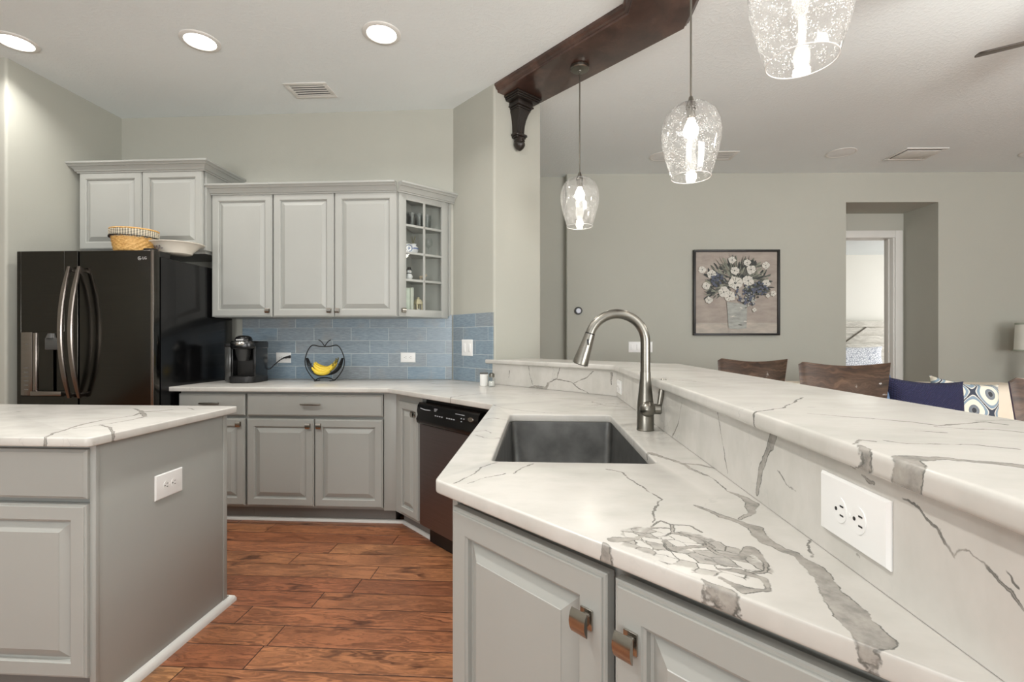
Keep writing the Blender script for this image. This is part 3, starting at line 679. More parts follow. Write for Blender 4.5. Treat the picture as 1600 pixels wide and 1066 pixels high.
# ---- base cabinets on the back wall
BYF = 3.14
t = thing('base_cabinet', 'narrow grey base cabinet with drawer beside the refrigerator', 'cabinet', (-2.44, BYF, 0))
base_body(t, .475, WB-BYF-.015)
drawer(t, .006, .466, .722, .866, .236); door(t, .006, .466, .125, .703, .432, .668)
t = thing('base_cabinet', 'wide grey base cabinet with one long drawer over two doors', 'cabinet', (-1.964, BYF, 0))
base_body(t, .985, WB-BYF-.015)
bm = BM(); add_box(bm, .931, 1.026, -.004, .03, .105, .8835, .001); obj('filler_stile', bm, M_cab, t)
drawer(t, .006, .926, .722, .866, .452); door(t, .006, .463, .125, .703, .430, .660); door(t, .470, .926, .125, .703, .503, .660)
D1 = -PI/4
AC = (-.952, 3.132)
def d1(s, q=0): return (AC[0]+s*.70711+q*.70711, AC[1]-s*.70711+q*.70711)
t = thing('base_cabinet', 'slim angled grey base cabinet left of the dishwasher', 'cabinet', (*AC, 0), D1)
bm = BM(); add_box(bm, -.0, .328, .001, .45, .105, .8835); obj('body', bm, M_cab, t, smooth=False)
bm = BM(); add_box(bm, -.03, .328, .075, .45, 0, .1055); obj('toe_kick', bm, M_toe, t, smooth=False)
door(t, .062, .300, .125, .835, .272, .772, .05)
# quarter round along the toe kicks
bm = BM(); pts = [(-2.42, 3.213), (AC[0]+.03, 3.213), d1(.42, .075)]
sweep(bm, pts, [(0, 0), (.018, 0), (.017, .008), (.012, .015), (.004, .019), (0, .02)]); struct('trim_1', bm, M_white, 'pale quarter round trim along the back toe kick')

# ---- dishwasher
p0 = d1(.330, -.004)
t = thing('dishwasher', 'stainless dishwasher with black control panel under the angled counter', 'dishwasher', (*p0, 0), D1)
w = .598
bm = BM(); add_box(bm, .002, w, .03, .50, .09, .87); obj('body', bm, M_matblack, t, smooth=False)
bm = BM(); rings_panel(bm, .002, w, .118, .725, [(0, .03), (0, -.012), (.004, -.018), (.02, -.020)]); obj('door_panel', bm, M_dw, t)
bm = BM()
pr = [(0.03, .725), (-.026, .725), (-.036, .735), (-.040, .755), (-.030, .778), (-.034, .80), (-.030, .835), (-.018, .852), (.03, .852)]
A_ = [bm.verts.new((.0, y, z)) for y, z in pr]; B_ = [bm.verts.new((w, y, z)) for y, z in pr]
for i in range(len(pr)): bm.faces.new((A_[i], B_[i], B_[(i+1) % len(pr)], A_[(i+1) % len(pr)]))
bm.faces.new(A_[::-1]); bm.faces.new(B_); bmesh.ops.recalc_face_normals(bm, faces=bm.faces[:])
cp = obj('control_panel', bm, M_black, t, angle=50)
M_mark = P('panel_marking', (190, 192, 196), .4, var=.02)
bm = BM(); tube(bm, [(.045, -.036, .822), (.10, -.038, .817), (.15, -.036, .819)], .0025, 6); obj('latch_line', bm, M_mark, cp)
bxs = [(.20+i*.022, .209+i*.022, -.037, -.030, .792, .797) for i in range(4)]+[(.315+i*.022, .326+i*.022, -.037, -.030, .792, .797) for i in range(4)]
bxs += [(a, a+.006, -.037, -.03, b, b+.005) for a, b in [(.452, .806), (.475, .806), (.452, .79)]]
for q in bxs: bm = BM(); add_box(bm, *q); obj('button', bm, M_mark, cp, smooth=False)
for i in range(6): bm = BM(); add_box(bm, .40+i*.014, .409+i*.014, -.0345, -.030, .826, .829); obj('marking', bm, M_mark, cp, smooth=False)
for i in range(3): bm = BM(); add_box(bm, .19, .19+.03-.006*i, -.0345, -.03, .831-.006*i, .833-.006*i); obj('marking', bm, M_mark, cp, smooth=False)
bm = BM(); lathe(bm, [(0, .003), (.018, .003), (.02, 0), (.021, -.004)], 24, M=Matrix.Translation((.535, -.033, .812)) @ Matrix.Rotation(PI/2, 4, 'X') @ Matrix.Diagonal((1.15, .65, 1, 1)))
obj('badge', bm, M_chrome, cp, label='oval silver badge')
bm = BM(); add_box(bm, .26, .46, -.032, -.02, .735, .752, .004); obj('handle_recess', bm, M_matblack, cp)
bm = BM(); add_box(bm, .01, w-.005, .05, .08, .0, .115); obj('toe_kick', bm, M_matblack, t, smooth=False)

# ---- peninsula cabinets below the sink and in front of the viewer
SC = .872
t = thing('sink_base_cabinet', 'grey sink base cabinet hidden below the sink counter', 'cabinet', (0, 0, 0))
bm = BM(); pl = [(-.205, 2.25), (-.205, SC+.205+.05), (.395, 1.02), (.395, 2.55), (.05, 2.55)]
prism(bm, pl, .10, .655); obj('body', bm, M_cab, t, smooth=False)
bm = BM(); prism(bm, [(-.205, 2.25), (-.205, SC+.205+.05), (-.187, SC+.187+.05), (-.187, 2.25)], .655, .8835); obj('rail', bm, M_cab, t, smooth=False)
CA = (-.197, SC+.197)
t = thing('base_cabinet', 'grey two door base cabinet in the right foreground under the marble edge', 'cabinet', (*CA, 0), D1)
Ln = .845
bm = BM()
add_box(bm, 0, .018, .0, .030, .105, .8835); add_box(bm, .018, Ln-.018, .016, .03, .105, .8835); add_box(bm, Ln-.018, Ln, 0, .03, .105, .8835)
obj('body', bm, M_cab, t, smooth=False)
bm = BM(); add_box(bm, .02, Ln-.05, .035, .05, 0, .106); obj('toe_kick', bm, M_toe, t, smooth=False)
door(t, .022, .434, .125, .862, .400, .783); door(t, .449, Ln-.004, .125, .862, .482, .783)
bm = BM(); add_box(bm, -.012, .0, -.014, .03, 0, .10, .003); obj('skirting', bm, M_white, t, label='white shoe moulding')

# ---- island
t = thing('kitchen_island', 'grey kitchen island with marble top in the left foreground', 'island', (-2.0, 1.504, 0))
bm = BM(); add_box(bm, -.6, .527, .014, .655, .105, .8835); obj('body', bm, M_cab, t, smooth=False)
bm = BM(); add_box(bm, .527, .545, -.003, .661, 0, .8835, .0015); ep = obj('end_panel', bm, M_cab, t)
bm = BM(); add_box(bm, .545, .5475, .634, .661, .02, .8835, .0008); obj('stile', bm, M_cab, ep)
bm = BM(); add_box(bm, .545, .5475, -.003, .012, .02, .8835, .0008); obj('stile', bm, M_cab, ep)
bm = BM(); add_box(bm, -.6, .5, .07, .6, 0, .1055); obj('toe_kick', bm, M_toe, t, smooth=False)
drawer(t, .07, .528, .706, .866); door(t, .07, .528, .125, .688)
drawer(t, -.40, .062, .706, .866, -.17); door(t, -.40, .062, .125, .688, .03, .64)
bm = BM(); sweep(bm, [(.5455, -.003), (.5455, .680), (.40, .680)], [(0, 0), (.022, 0), (.0215, .012), (.016, .024), (.006, .031), (0, .032)]); obj('shoe_moulding', bm, M_white, t, label='white shoe moulding')
# ------------------------------------------------------------------ refrigerator
t = thing('refrigerator', 'large black stainless refrigerator with ice dispenser at the left wall', 'refrigerator', (-2.93, 2.95, 0))
# local x from -.465 to .458
X0, X1, XM = -.465, .458, -.042
bm = BM(); add_box(bm, X0, X1, .068, .80, .03, 1.765, .004); obj('body', bm, M_fridgeside, t)
bm = BM(); add_box(bm, X0+.02, X1-.02, .05, .07, .10, 1.76); obj('gasket', bm, M_matblack, t, smooth=False)
def fdoor(x0, x1, z0, z1, hole=None):
    bm = BM(); add_box(bm, x0, x1, .004, .056, z0, z1, .006, 3)
    if hole is None: add_box(bm, x0+.001, x1-.001, 0, .02, z0+.001, z1-.001, .005, 3)
    else:
        a, b, c, d = hole
        for q in ((x0+.001, a, z0+.001, z1-.001), (b, x1-.001, z0+.001, z1-.001), (a, b, z0+.001, c), (a, b, d, z1-.001)):
            add_box(bm, q[0], q[1], 0, .02, q[2], q[3], .0008, 1)
    return obj('door', bm, M_fridge, t)
HX = (-.436, -.139, .862, 1.278)
dl = fdoor(X0, XM-.004, .70, 1.80, HX); dr = fdoor(XM+.004, X1+.004, .70, 1.80)
bm = BM(); add_box(bm, X0, X1+.004, 0, .056, .06, .688, .006, 3); fz = obj('freezer_drawer', bm, M_fridge, t)
bm = BM(); add_box(bm, X1-.012, X1+.0055, -.001, .004, .70, 1.80, .001); obj('edge_trim', bm, M_fridgelight, dr)
for s, x, pr in ((-1, -.080, dl), (1, -.012, dr)):
    bm = BM(); n = 22; ptsl = []
    for i in range(n+1):
        q = -1+2*i/n; ptsl.append((x, -.022-.062*(1-q*q), 1.275+q*.42))
    # flat bowed bar
    sec = [(-.0155, -.006), (-.0155, .004), (-.011, .009), (.011, .009), (.0155, .004), (.0155, -.006)]
    R = []
    for i, p in enumerate(ptsl):
        k = min(1, .55+.45*min(i, n-i)/4)
        R.append([bm.verts.new((p[0]+a*k, p[1]-b*1.0, p[2])) for a, b in sec])
    for A, B in zip(R, R[1:]):
        for j in range(6): bm.faces.new((A[j], A[(j+1) % 6], B[(j+1) % 6], B[j]))
    bm.faces.new(R[0]); bm.faces.new(R[-1][::-1])
    for zz in (.875, 1.675): add_box(bm, x-.008, x+.008, -.03, .002, zz-.012, zz+.012, .002)
    bmesh.ops.recalc_face_normals(bm, faces=bm.faces[:])
    obj('handle', bm, M_fridgelight, pr, angle=40)
bm = BM(); tube(bm, [(-.35, -.05, .60), (.35, -.05, .60)], .012, 10)
for xx in (-.33, .33): tube(bm, [(xx, 0, .60), (xx, -.05, .60)], .008, 8)
obj('handle', bm, M_fridgelight, fz)
bm = BM()
a, b, c, d = HX
add_box(bm, a, b, .018, .0205, c, d); 
dp = obj('dispenser', bm, M_black, dl, smooth=False)
bm = BM(); add_box(bm, a+.002, a+.080, -.004, .018, c+.004, d-.002, .003); obj('control_strip', bm, M_fridgelight, dl)
bm = BM(); n = 8
add_box(bm, a+.082, a+.112, -.006, .018, c+.03, d-.004, .008, 3); obj('recess_edge', bm, M_fridgelight, dl)
bm = BM(); add_box(bm, a+.085, b-.002, -.022, .018, c+.004, c+.034, .004); obj('drip_tray', bm, M_fridgelight, dl)
bm = BM(); add_box(bm, a+.175, b-.035, -.012, .018, d-.115, d-.04, .004); lathe(bm, [(.0, .03), (.02, .03), (.03, 0)], 16, (a+.21, .002, d-.04)); obj('ice_chute', bm, P('dispenser_grey', (74, 74, 72), .35, var=.05), dl)
bm = BM(); add_box(bm, a+.215, a+.245, .004, .018, c+.03, d-.11, .003); obj('paddle', bm, P('paddle_grey', (80, 74, 68), .3, var=.05), dl)
M_btn = P('button_grey', (96, 94, 90), .4)
for i in range(6): bm = BM(); add_box(bm, a+.025, a+.055, -.0048, -.003, c+.04+.028*i, c+.047+.028*i); obj('button', bm, M_btn, dl, smooth=False)
bm = BM(); add_box(bm, a+.035, a+.05, -.0048, -.003, d-.085, d-.078); obj('button', bm, M_btn, dl, smooth=False)
M_logo = P('logo_silver', (196, 196, 194), .3, var=.01)
text('brand_lettering', 'LG', .024, M_logo, dr, (.405, -.0006, 1.747), (PI/2, 0, 0))
bm = BM(); R = .0105; cx_, cz_ = .372, 1.747
tube(bm, [(cx_+R*math.cos(q*PI/12), -.001, cz_+R*math.sin(q*PI/12)) for q in range(3, 25)], .0014, 5)
add_box(bm, cx_-.004, cx_-.002, -.0014, 0, cz_-.005, cz_+.005); add_box(bm, cx_-.004, cx_+.003, -.0014, 0, cz_-.005, cz_-.003)
add_box(bm, cx_+.001, cx_+.009, -.0014, 0, cz_-.001, cz_+.001)
obj('brand_emblem', bm, M_logo, dr)
bm = BM(); add_box(bm, X1-.07, X1-.005, .008, .055, 1.80, 1.812, .002); add_box(bm, X1-.09, X1-.01, .07, .16, 1.765, 1.805, .003); obj('hinge_cover', bm, M_matblack, t)

# basket and dish on the refrigerator
def straw():
    m, g, b = mat('woven_straw'); p = g.obj()
    f = g.noise(g.vec('MULTIPLY', p, (40, 40, 160)), 1.5, 4)
    g.put(b, 'Base Color', g.ramp(f, [(.3, rgb(176, 126, 62)), (.55, rgb(222, 176, 104)), (.75, rgb(240, 204, 140))])); b.inputs['Roughness'].default_value = .55; return m
def check():
    m, g, b = mat('checked_cloth'); p = g.obj(); s = g.new('ShaderNodeSeparateXYZ'); g.put(s, 0, p)
    a = g.math('MULTIPLY', g.math('ARCTAN2', s.outputs[1], s.outputs[0]), 28); z = g.math('MULTIPLY', s.outputs[2], 130)
    w1 = g.math('GREATER_THAN', g.math('SINE', g.math('MULTIPLY', a, 2)), .1); w2 = g.math('GREATER_THAN', g.math('SINE', g.math('MULTIPLY', z, 5)), .1)
    g.put(b, 'Base Color', g.mix(g.math('MULTIPLY', g.math('ADD', w1, w2), .5), rgb(214, 204, 180), rgb(62, 60, 60))); b.inputs['Roughness'].default_value = .9; return m
M_straw = straw(); M_check = check()
t = thing('basket', 'round woven straw basket with checked cloth rim on top of the refrigerator', 'basket', (-2.715, 3.09, 1.807))
rows = 9; n = 72
def weave(k, i, a): return .0045*math.sin(i*PI*2*18/n*1.0 + (k % 2)*PI) * (1 if k % 1 == 0 else 0)
bm = BM()
prof = []
for k in range(rows*2+1):
    z = .002+k*.118/(rows*2); prof.append((.105+.022*(z/.118)**.7, z))
lathe(bm, [(0, .001)]+prof, n, fn=lambda k, i, a: 0 if k == 0 else .006*math.sin(i*2*PI*18/n+((k-1)//2 % 2)*PI)*(.35 if (k-1) % 2 == 0 else 1))
lathe(bm, [(r-.012, z) for r, z in prof[::-1]]+[(0, .012)], 36)
obj('weave', bm, M_straw, t, angle=60)
bm = BM(); lathe(bm, [(.1315, .097), (.135, .098), (.1365, .138), (.134, .142), (.126, .14), (.124, .09)], 60, fn=lambda k, i, a: .0018*math.sin(i*1.7)); obj('cloth_band', bm, M_check, t)
bm = BM(); tube(bm, [(.131*math.cos(q*2*PI/48), .131*math.sin(q*2*PI/48), .147+.004*math.sin(q*2*PI/48)) for q in range(48)], .006, 8, True); obj('rim', bm, M_straw, t)
bm = BM()
for q in range(96):
    an = q*2*PI/96; z0_ = .098
    add_box(bm, -.002, .002, -.0012, .0012, z0_-.006, z0_+.004, M=Matrix.Rotation(an, 4, 'Z') @ Matrix.Translation((.1375, 0, 0)))
obj('trim_stitching', bm, M_matblack, t)
t = thing('serving_dish', 'white ceramic serving dish beside the basket on the refrigerator', 'dish', (-2.51, 3.20, 1.812))
bm = BM(); lathe(bm, [(0, .0), (.085, 0), (.095, .004), (.105, .02), (.15, .062), (.172, .068), (.174, .073), (.166, .074), (.147, .066), (.10, .026), (.088, .012), (0, .01)], 56, M=Matrix.Diagonal((1.0, .9, 1, 1)))
obj('bowl', bm, P('cream_ceramic', (232, 226, 212), .25, var=.02), t)
bm = BM()
for i in range(9):
    an = -2.25+i*.07; zz = .034+.008*math.sin(i*2.1); r_ = .118+.032*(zz-.02)/.042
    add_box(bm, -.002, .0005, -.006, .006, -.004, .004, .001, 1, M=Matrix.Translation((r_*math.cos(an)+.0, .9*r_*math.sin(an)-.002, zz)) @ Matrix.Rotation(an, 4, 'Z') @ Matrix.Rotation(i*.8, 4, 'X'))
obj('painted_motif', bm, P('motif_blue_grey', (110, 104, 110), .4), t)

# ------------------------------------------------------------------ outlets and switches
def outlet(label, loc, rotz, w=.124, h=.081, horizontal=True, n=2, rockers=0, cat='outlet'):
    t = thing('wall_outlet' if not rockers else 'light_switch', label, cat, loc, rotz, None)
    bm = BM(); rings_panel(bm, -w/2, w/2, -h/2, h/2, [(0, 0), (0, -.002), (.003, -.0055), (.006, -.0062)]); obj('cover_plate', bm, M_plate, t)
    if rockers:
        for i in range(rockers):
            x = (i-(rockers-1)/2)*w/(rockers+.15)
            bm = BM(); rings_panel(bm, x-.0165, x+.0165, -.033, .033, [(0, -.004), (0, -.0072), (.001, -.0075)]); add_box(bm, x-.0145, x+.0145, -.0095, -.004, -.031, .031, .002); obj('rocker', bm, M_plate, t)
        return t
    for s in (-1, 1):
        bm = BM()
        pl = [(s*.0195+.0165*math.cos(q), .0165*math.sin(q)) for q in [i*2*PI/28 for i in range(28)]]
        pl = [(x, max(-.0165, min(.0165, y))) for x, y in pl]
        pl = [(s*.0195+(x-s*.0195)*.84, y*1.05) for x, y in pl]
        A_ = [bm.verts.new((x, -.0075, z)) for x, z in pl]; B_ = [bm.verts.new((x, -.004, z)) for x, z in pl]
        for i in range(28): bm.faces.new((A_[i], B_[i], B_[(i+1) % 28], A_[(i+1) % 28]))
        bm.faces.new(A_); bmesh.ops.recalc_face_normals(bm, faces=bm.faces[:])
        k = obj('socket', bm, M_plate, t)
        bm = BM(); x = s*.0195
        for zz in (-.0062, .0062): add_box(bm, x+.001, x+.0085, -.0079, -.006, zz-.0011, zz+.0011)
        lathe(bm, [(0, 0), (.0026, 0), (.0026, .0025), (0, .0025)], 12, M=Matrix.Translation((x-.0075, -.0055, 0)) @ Matrix.Rotation(PI/2, 4, 'X'))
        obj('socket_slots', bm, M_slot, k, smooth=False)
    bm = BM(); lathe(bm, [(0, 0), (.0028, 0), (.0028, .0012), (0, .0016)], 12, M=Matrix.Translation((0, -.006, 0)) @ Matrix.Rotation(PI/2, 4, 'X')); obj('screw', bm, M_plate, t)
    return t
outlet('white outlet on the back tile with the black coffee maker plug in it', (-2.08, WB-.0125, 1.084), 0, .124, .083)
outlet('white outlet on the back tile right of the apple shaped stand', (-1.06, WB-.0125, 1.088), 0, .12, .078)
outlet('white double light switch on the angled blue tile wall', (-.552-.012, 3.684-.0115, 1.168), D1, .138, .124, rockers=2, cat='switch')
outlet('white outlet on the marble upstand behind the salt shaker', (-.279, 3.399-.0005, .976), D1, .122, .072)
outlet('white outlet seen edge on in the far corner of the marble upstand', (BX-.0004, 2.605, .976), -PI/2, .12, .07)
outlet('large white outlet on the marble upstand in the right foreground', (BX-.0004, .668, .989), -PI/2, .140, .083)
outlet('white outlet on the grey end panel of the island', (-1.4548, 1.814, .662), PI/2, .138, .095)
p = fp(.815, -.0005, 1.152); outlet('white four gang switch plate on the living room wall behind the faucet', p, FA, .262, .118, rockers=4, cat='switch')

# ------------------------------------------------------------------ sink and faucet
t = thing('sink', 'undermount grey steel sink basin set into the marble counter', 'sink', (.08, 1.625, .70))
def rr(x0, x1, y0, y1, r): return rounded([(x0, y0), (x1, y0), (x1, y1), (x0, y1)], r, 6)
bm = BM(); Rg = []
cx_, cy_ = .08, 1.625
for (gx, gy, z, r) in ((.218, .408, .8838, .03), (.208, .398, .8838, .026), (.207, .397, .876, .026), (.200, .390, .70, .032), (.190, .380, .676, .04), (.165, .355, .670, .05), (.045, .045, .664, .045)):
    L_ = rounded([(-gx, -gy), (gx, -gy), (gx, gy), (-gx, gy)], r, 6); Rg.append([bm.verts.new((x, y, z-.70)) for x, y in L_])
for A, B in zip(Rg, Rg[1:]):
    k = len(A)
    for i in range(k): bm.faces.new((A[i], B[i], B[(i+1) % k], A[(i+1) % k]))
bm.faces.new(Rg[-1][::-1]); bmesh.ops.recalc_face_normals(bm, faces=bm.faces[:])
for f in bm.faces: f.normal_flip() if f.normal.z < -.5 else None
sb = obj('basin', bm, M_sink, t)
bm = BM(); lathe(bm, [(.0, .004), (.02, .004), (.036, .008), (.043, .008), (.044, .003)], 28, (0, 0, -.037)); obj('drain', bm, M_chrome, t)

t = thing('faucet', 'brushed nickel gooseneck faucet with pull down spray head behind the sink', 'faucet', (.354, 1.69, .914))
bm = BM()
lathe(bm, [(0, 0), (.0295, 0), (.030, .003), (.0285, .006), (.0285, .06), (.0275, .09), (.0225, .135), (.0185, .175), (.0172, .20), (.0165, .2005), (0, .2005)], 40); obj('body', bm, M_nickel, t)
bm = BM()
Rr, zc = .096, .302
pts = [(0, 0, .199), (0, 0, .25)] + [(-Rr+Rr*math.cos(a_), 0, zc+Rr*math.sin(a_)) for a_ in [i*math.radians(162)/26 for i in range(27)]]
tube(bm, pts, .0165, 20); nk = obj('neck', bm, M_nickel, t)
ea = math.radians(162); E_ = Vector(pts[-1]); Tn = Vector((-math.sin(ea), 0, math.cos(ea)))
bm = BM()
q = lambda s: tuple(E_+Tn*s)
tube(bm, [q(0), q(.003), q(.0035), q(.006), q(.02), q(.06), q(.10), q(.112), q(.1125)], [.0145, .0145, .0178, .018, .0188, .0225, .0268, .0272, .024], 28)
sh = obj('spray_head', bm, M_nickel, t)
bm = BM(); tube(bm, [q(-.0005), q(.0034)], [.0170, .0170], 24); obj('joint_ring', bm, M_matblack, sh)
bm = BM(); tube(bm, [q(.1128), q(.1145)], [.022, .021], 24); obj('nozzle', bm, M_matblack, sh)
bm = BM(); add_box(bm, E_.x+Tn.x*.03-.004, E_.x+Tn.x*.03+.004, -.0205, -.016, E_.z+Tn.z*.03-.014, E_.z+Tn.z*.03+.008, .002); obj('spray_button', bm, M_matblack, sh)
bm = BM()
lathe(bm, [(0, -.0275)]+[(.0275*math.cos(a_), .0275*math.sin(a_)) for a_ in [-1.4+i*.175 for i in range(17)]]+[(0, .0275)], 28, (.004, -.019, .075))
tube(bm, [(.012, -.016, .075), (.046, -.022, .075), (.050, -.023, .075)], [.0175, .0175, .013], 20)
hb = obj('handle_hub', bm, M_nickel, t)
bm = BM(); tube(bm, [(.040, -.020, .070), (.045, -.020, .10), (.052, -.018, .14), (.058, -.017, .172), (.060, -.017, .178)], [.005, .0062, .0068, .0068, .004], 12, sx=1.5); obj('lever', bm, M_nickel, hb)

# ------------------------------------------------------------------ coffee maker
t = thing('coffee_maker', 'black single cup coffee maker beside the refrigerator with cord plugged in', 'coffee maker', (-2.19, 3.50, .9145), .10)
bm = BM(); prism(bm, rounded([(-.085, -.13), (.10, -.13), (.10, .13), (-.085, .13)], [.06, .06, .03, .03]), 0, .048, .006); obj('drip_tray', bm, M_matblack, t)
bm = BM(); prism(bm, rounded([(-.080, .0), (.098, .0), (.098, .13), (-.080, .13)], [.01, .02, .03, .03]), .046, .25, .003); obj('column', bm, P('coffee_dark', (34, 33, 31), .3), t)
bm = BM(); prism(bm, rounded([(.080, -.09), (.102, -.09), (.102, .1), (.080, .1)], .006), .04, .27, .002); obj('side_cheek', bm, M_black, t)
bm = BM(); prism(bm, rounded([(-.090, -.06), (-.075, -.06), (-.075, .1), (-.090, .1)], .006), .04, .27, .002); obj('side_cheek', bm, M_black, t)
bm = BM(); prism(bm, rounded([(-.145, -.055), (-.092, -.055), (-.092, .11), (-.145, .11)], [.025, .012, .012, .025]), .01, .262, .004); obj('water_tank', bm, P('smoky_tank', (62, 62, 60), .15, spec=.7), t)
bm = BM(); prism(bm, rounded([(-.147, -.058), (-.085, -.058), (-.085, .112), (-.147, .112)], [.025, .012, .012, .025]), .262, .285, .006); obj('tank_lid', bm, M_matblack, t)
bm = BM(); prism(bm, rounded([(-.085, -.135), (.106, -.135), (.106, .13), (-.085, .13)], [.085, .085, .04, .04]), .245, .305, .016, 5); hd = obj('brew_head', bm, M_black, t)
bm = BM(); lathe(bm, [(0, .16), (.034, .16), (.046, .20), (.052, .25), (0, .25)], 28, (.0, -.062, 0)); obj('pod_holder', bm, P('pod_grey', (52, 52, 51), .35), t)
bm = BM(); pts = [(.062*math.cos(a_), -.075+.062*math.sin(a_), .292+.006*math.sin(a_)) for a_ in [PI*1.0+i*PI/18 for i in range(19)]]
tube(bm, pts, .010, 10, sx=1.4); obj('handle_ring', bm, M_chrome, hd)
bm = BM(); lathe(bm, [(.0, 0), (.058, 0), (.058, .018), (.05, .034), (.03, .044), (0, .046)], 30, (0, -.055, .30)); obj('lid', bm, M_black, hd)
bm = BM(); add_box(bm, -.026, .026, -.117, -.109, .308, .318, .002); obj('brand_plate', bm, M_logo, hd)
bm = BM()
pts = [(.10, .10, .09), (.115, .115, .092), (.135, .14, .12), (.165, .19, .16), (.19, .245, .176), (.20, .2615, .175)]
cv_ = []
for i in range(len(pts)-1):
    for j in range(5):
        s_ = j/5; P0, P1 = Vector(pts[max(i-1, 0)]), Vector(pts[i]); P2, P3 = Vector(pts[i+1]), Vector(pts[min(i+2, len(pts)-1)])
        cv_.append(.5*((2*P1)+(P2-P0)*s_+(2*P0-5*P1+4*P2-P3)*s_*s_+(3*P1-P0-3*P2+P3)*s_**3))
cv_.append(Vector(pts[-1]))
tube(bm, cv_, .0042, 8); cd = obj('power_cord', bm, M_matblack, t)
bm = BM(); tube(bm, [(.148, .262, .168), (.185, .272, .176), (.198, .276, .178), (.203, .277, .178)], [.005, .009, .013, .012], 10); obj('plug', bm, M_matblack, cd)

# ------------------------------------------------------------------ fruit stand and bananas
t = thing('fruit_stand', 'black wire fruit stand shaped like an apple against the blue tile', 'fruit holder', (-1.652, 3.615, .9145))
def cr(pts, n=8, closed=True):
    out = []; k = len(pts)
    rng = range(k) if closed else range(k-1)
    for i in rng:
        g_ = (lambda j: Vector(pts[j % k])) if closed else (lambda j: Vector(pts[max(0, min(k-1, j))]))
        P0, P1, P2, P3 = g_(i-1), g_(i), g_(i+1), g_(i+2)
        for j in range(n):
            s_ = j/n; out.append(.5*((2*P1)+(P2-P0)*s_+(2*P0-5*P1+4*P2-P3)*s_*s_+(3*P1-P0-3*P2+P3)*s_**3))
    if not closed: out.append(Vector(pts[-1]))
    return out
half = [(0, .262), (.045, .264), (.095, .272), (.13, .235), (.153, .165), (.146, .10), (.11, .04), (.075, .007), (.05, .019), (0, .026)]
full = [(x, 0, z) for x, z in half]+[(-x, 0, z) for x, z in half[-2:0:-1]]
bm = BM(); tube(bm, cr(full), .0042, 8, True); obj('apple_frame', bm, M_wire, t)
bm = BM()
for s_ in (-1, 1): tube(bm, cr([(0, 0, .262), (s_*.014, 0, .285), (s_*.03, 0, .303), (s_*.048, 0, .313)], 5, False), .0038, 8)
obj('stem_leaf', bm, M_wire, t)
bm = BM()
for k in range(-3, 4):
    y_ = k*.022
    tube(bm, cr([(s_*.139, y_*.25, .175) if abs(s_) == 1 else (s_*.15, y_*(1-s_*s_*.7), .042+.12*abs(s_)**2.2) for s_ in (-1, -.75, -.4, 0, .4, .75, 1)], 5, False), .0022, 6)
for s_ in (-.8, -.45, .45, .8): tube(bm, cr([(s_*.15, q_*.075*(1-s_*s_*.7), .042+.12*abs(s_)**2.2+.02*abs(q_)**2) for q_ in (-1, -.5, 0, .5, 1)], 4, False), .0022, 6)
obj('basket', bm, M_wire, t)
bm = BM(); tube(bm, [(-.06, -.045, .0035), (-.06, .045, .0035)], .0035, 8); tube(bm, [(.06, -.045, .0035), (.06, .045, .0035)], .0035, 8); tube(bm, [(-.06, 0, .0035), (-.072, 0, .009)], .0035, 6); tube(bm, [(.06, 0, .0035), (.072, 0, .009)], .0035, 6)
obj('foot', bm, M_wire, t)
def banana_mat():
    m, g, b = mat('banana_skin'); p = g.obj()
    c = g.mix(g.step(g.noise(p, 14, 3), .5, .8), rgb(226, 196, 62), rgb(198, 178, 70)); c = g.mix(g.math('MULTIPLY', g.step(g.noise(p, 90, 3), .62, .72), .6), c, rgb(96, 70, 30))
    g.put(b, 'Base Color', c); b.inputs['Roughness'].default_value = .45; return m
M_ban = banana_mat(); M_bantip = P('banana_stem', (104, 96, 44), .6, var=.2)
BL = ['lowest banana at the front of the bunch in the wire stand', 'second banana from the bottom of the bunch in the wire stand', 'upper front banana of the bunch in the wire stand', 'banana lying behind the front ones in the wire stand', 'rearmost banana of the bunch in the wire stand']
for i, lab in enumerate(BL):
    t = thing('banana', lab, 'banana', (-1.652-.004+.006*(i % 2), 3.615-.035+.022*(i if i < 3 else i-.6), .9145+.058+.017*[0, 1, 1.9, 1.4, 2.2][i]), .05*(i-2), 'bananas in the wire stand')
    bm = BM(); n = 16; pts = []; rr_ = []
    for k in range(n+1):
        a_ = -1.0+2.0*k/n; R0 = .098
        pts.append((R0*math.sin(a_*1.02), .003*math.sin(3*a_), R0-R0*math.cos(a_*1.02)+ (.014*max(0, a_)**2))); e_ = min(1, .35+1.9*min(k, n-k)/n*1.4); rr_.append(.0165*min(1, e_))
    tube(bm, pts, rr_, 7); obj('peel', bm, M_ban, t, angle=70)
    bm = BM(); P1 = Vector(pts[-1]); dv = (P1-Vector(pts[-2])).normalized(); tube(bm, [P1-dv*.004, P1+dv*.012, P1+dv*.02+Vector((-.004, 0, .004))], [.0062, .0045, .005], 7); obj('stem', bm, M_bantip, t)

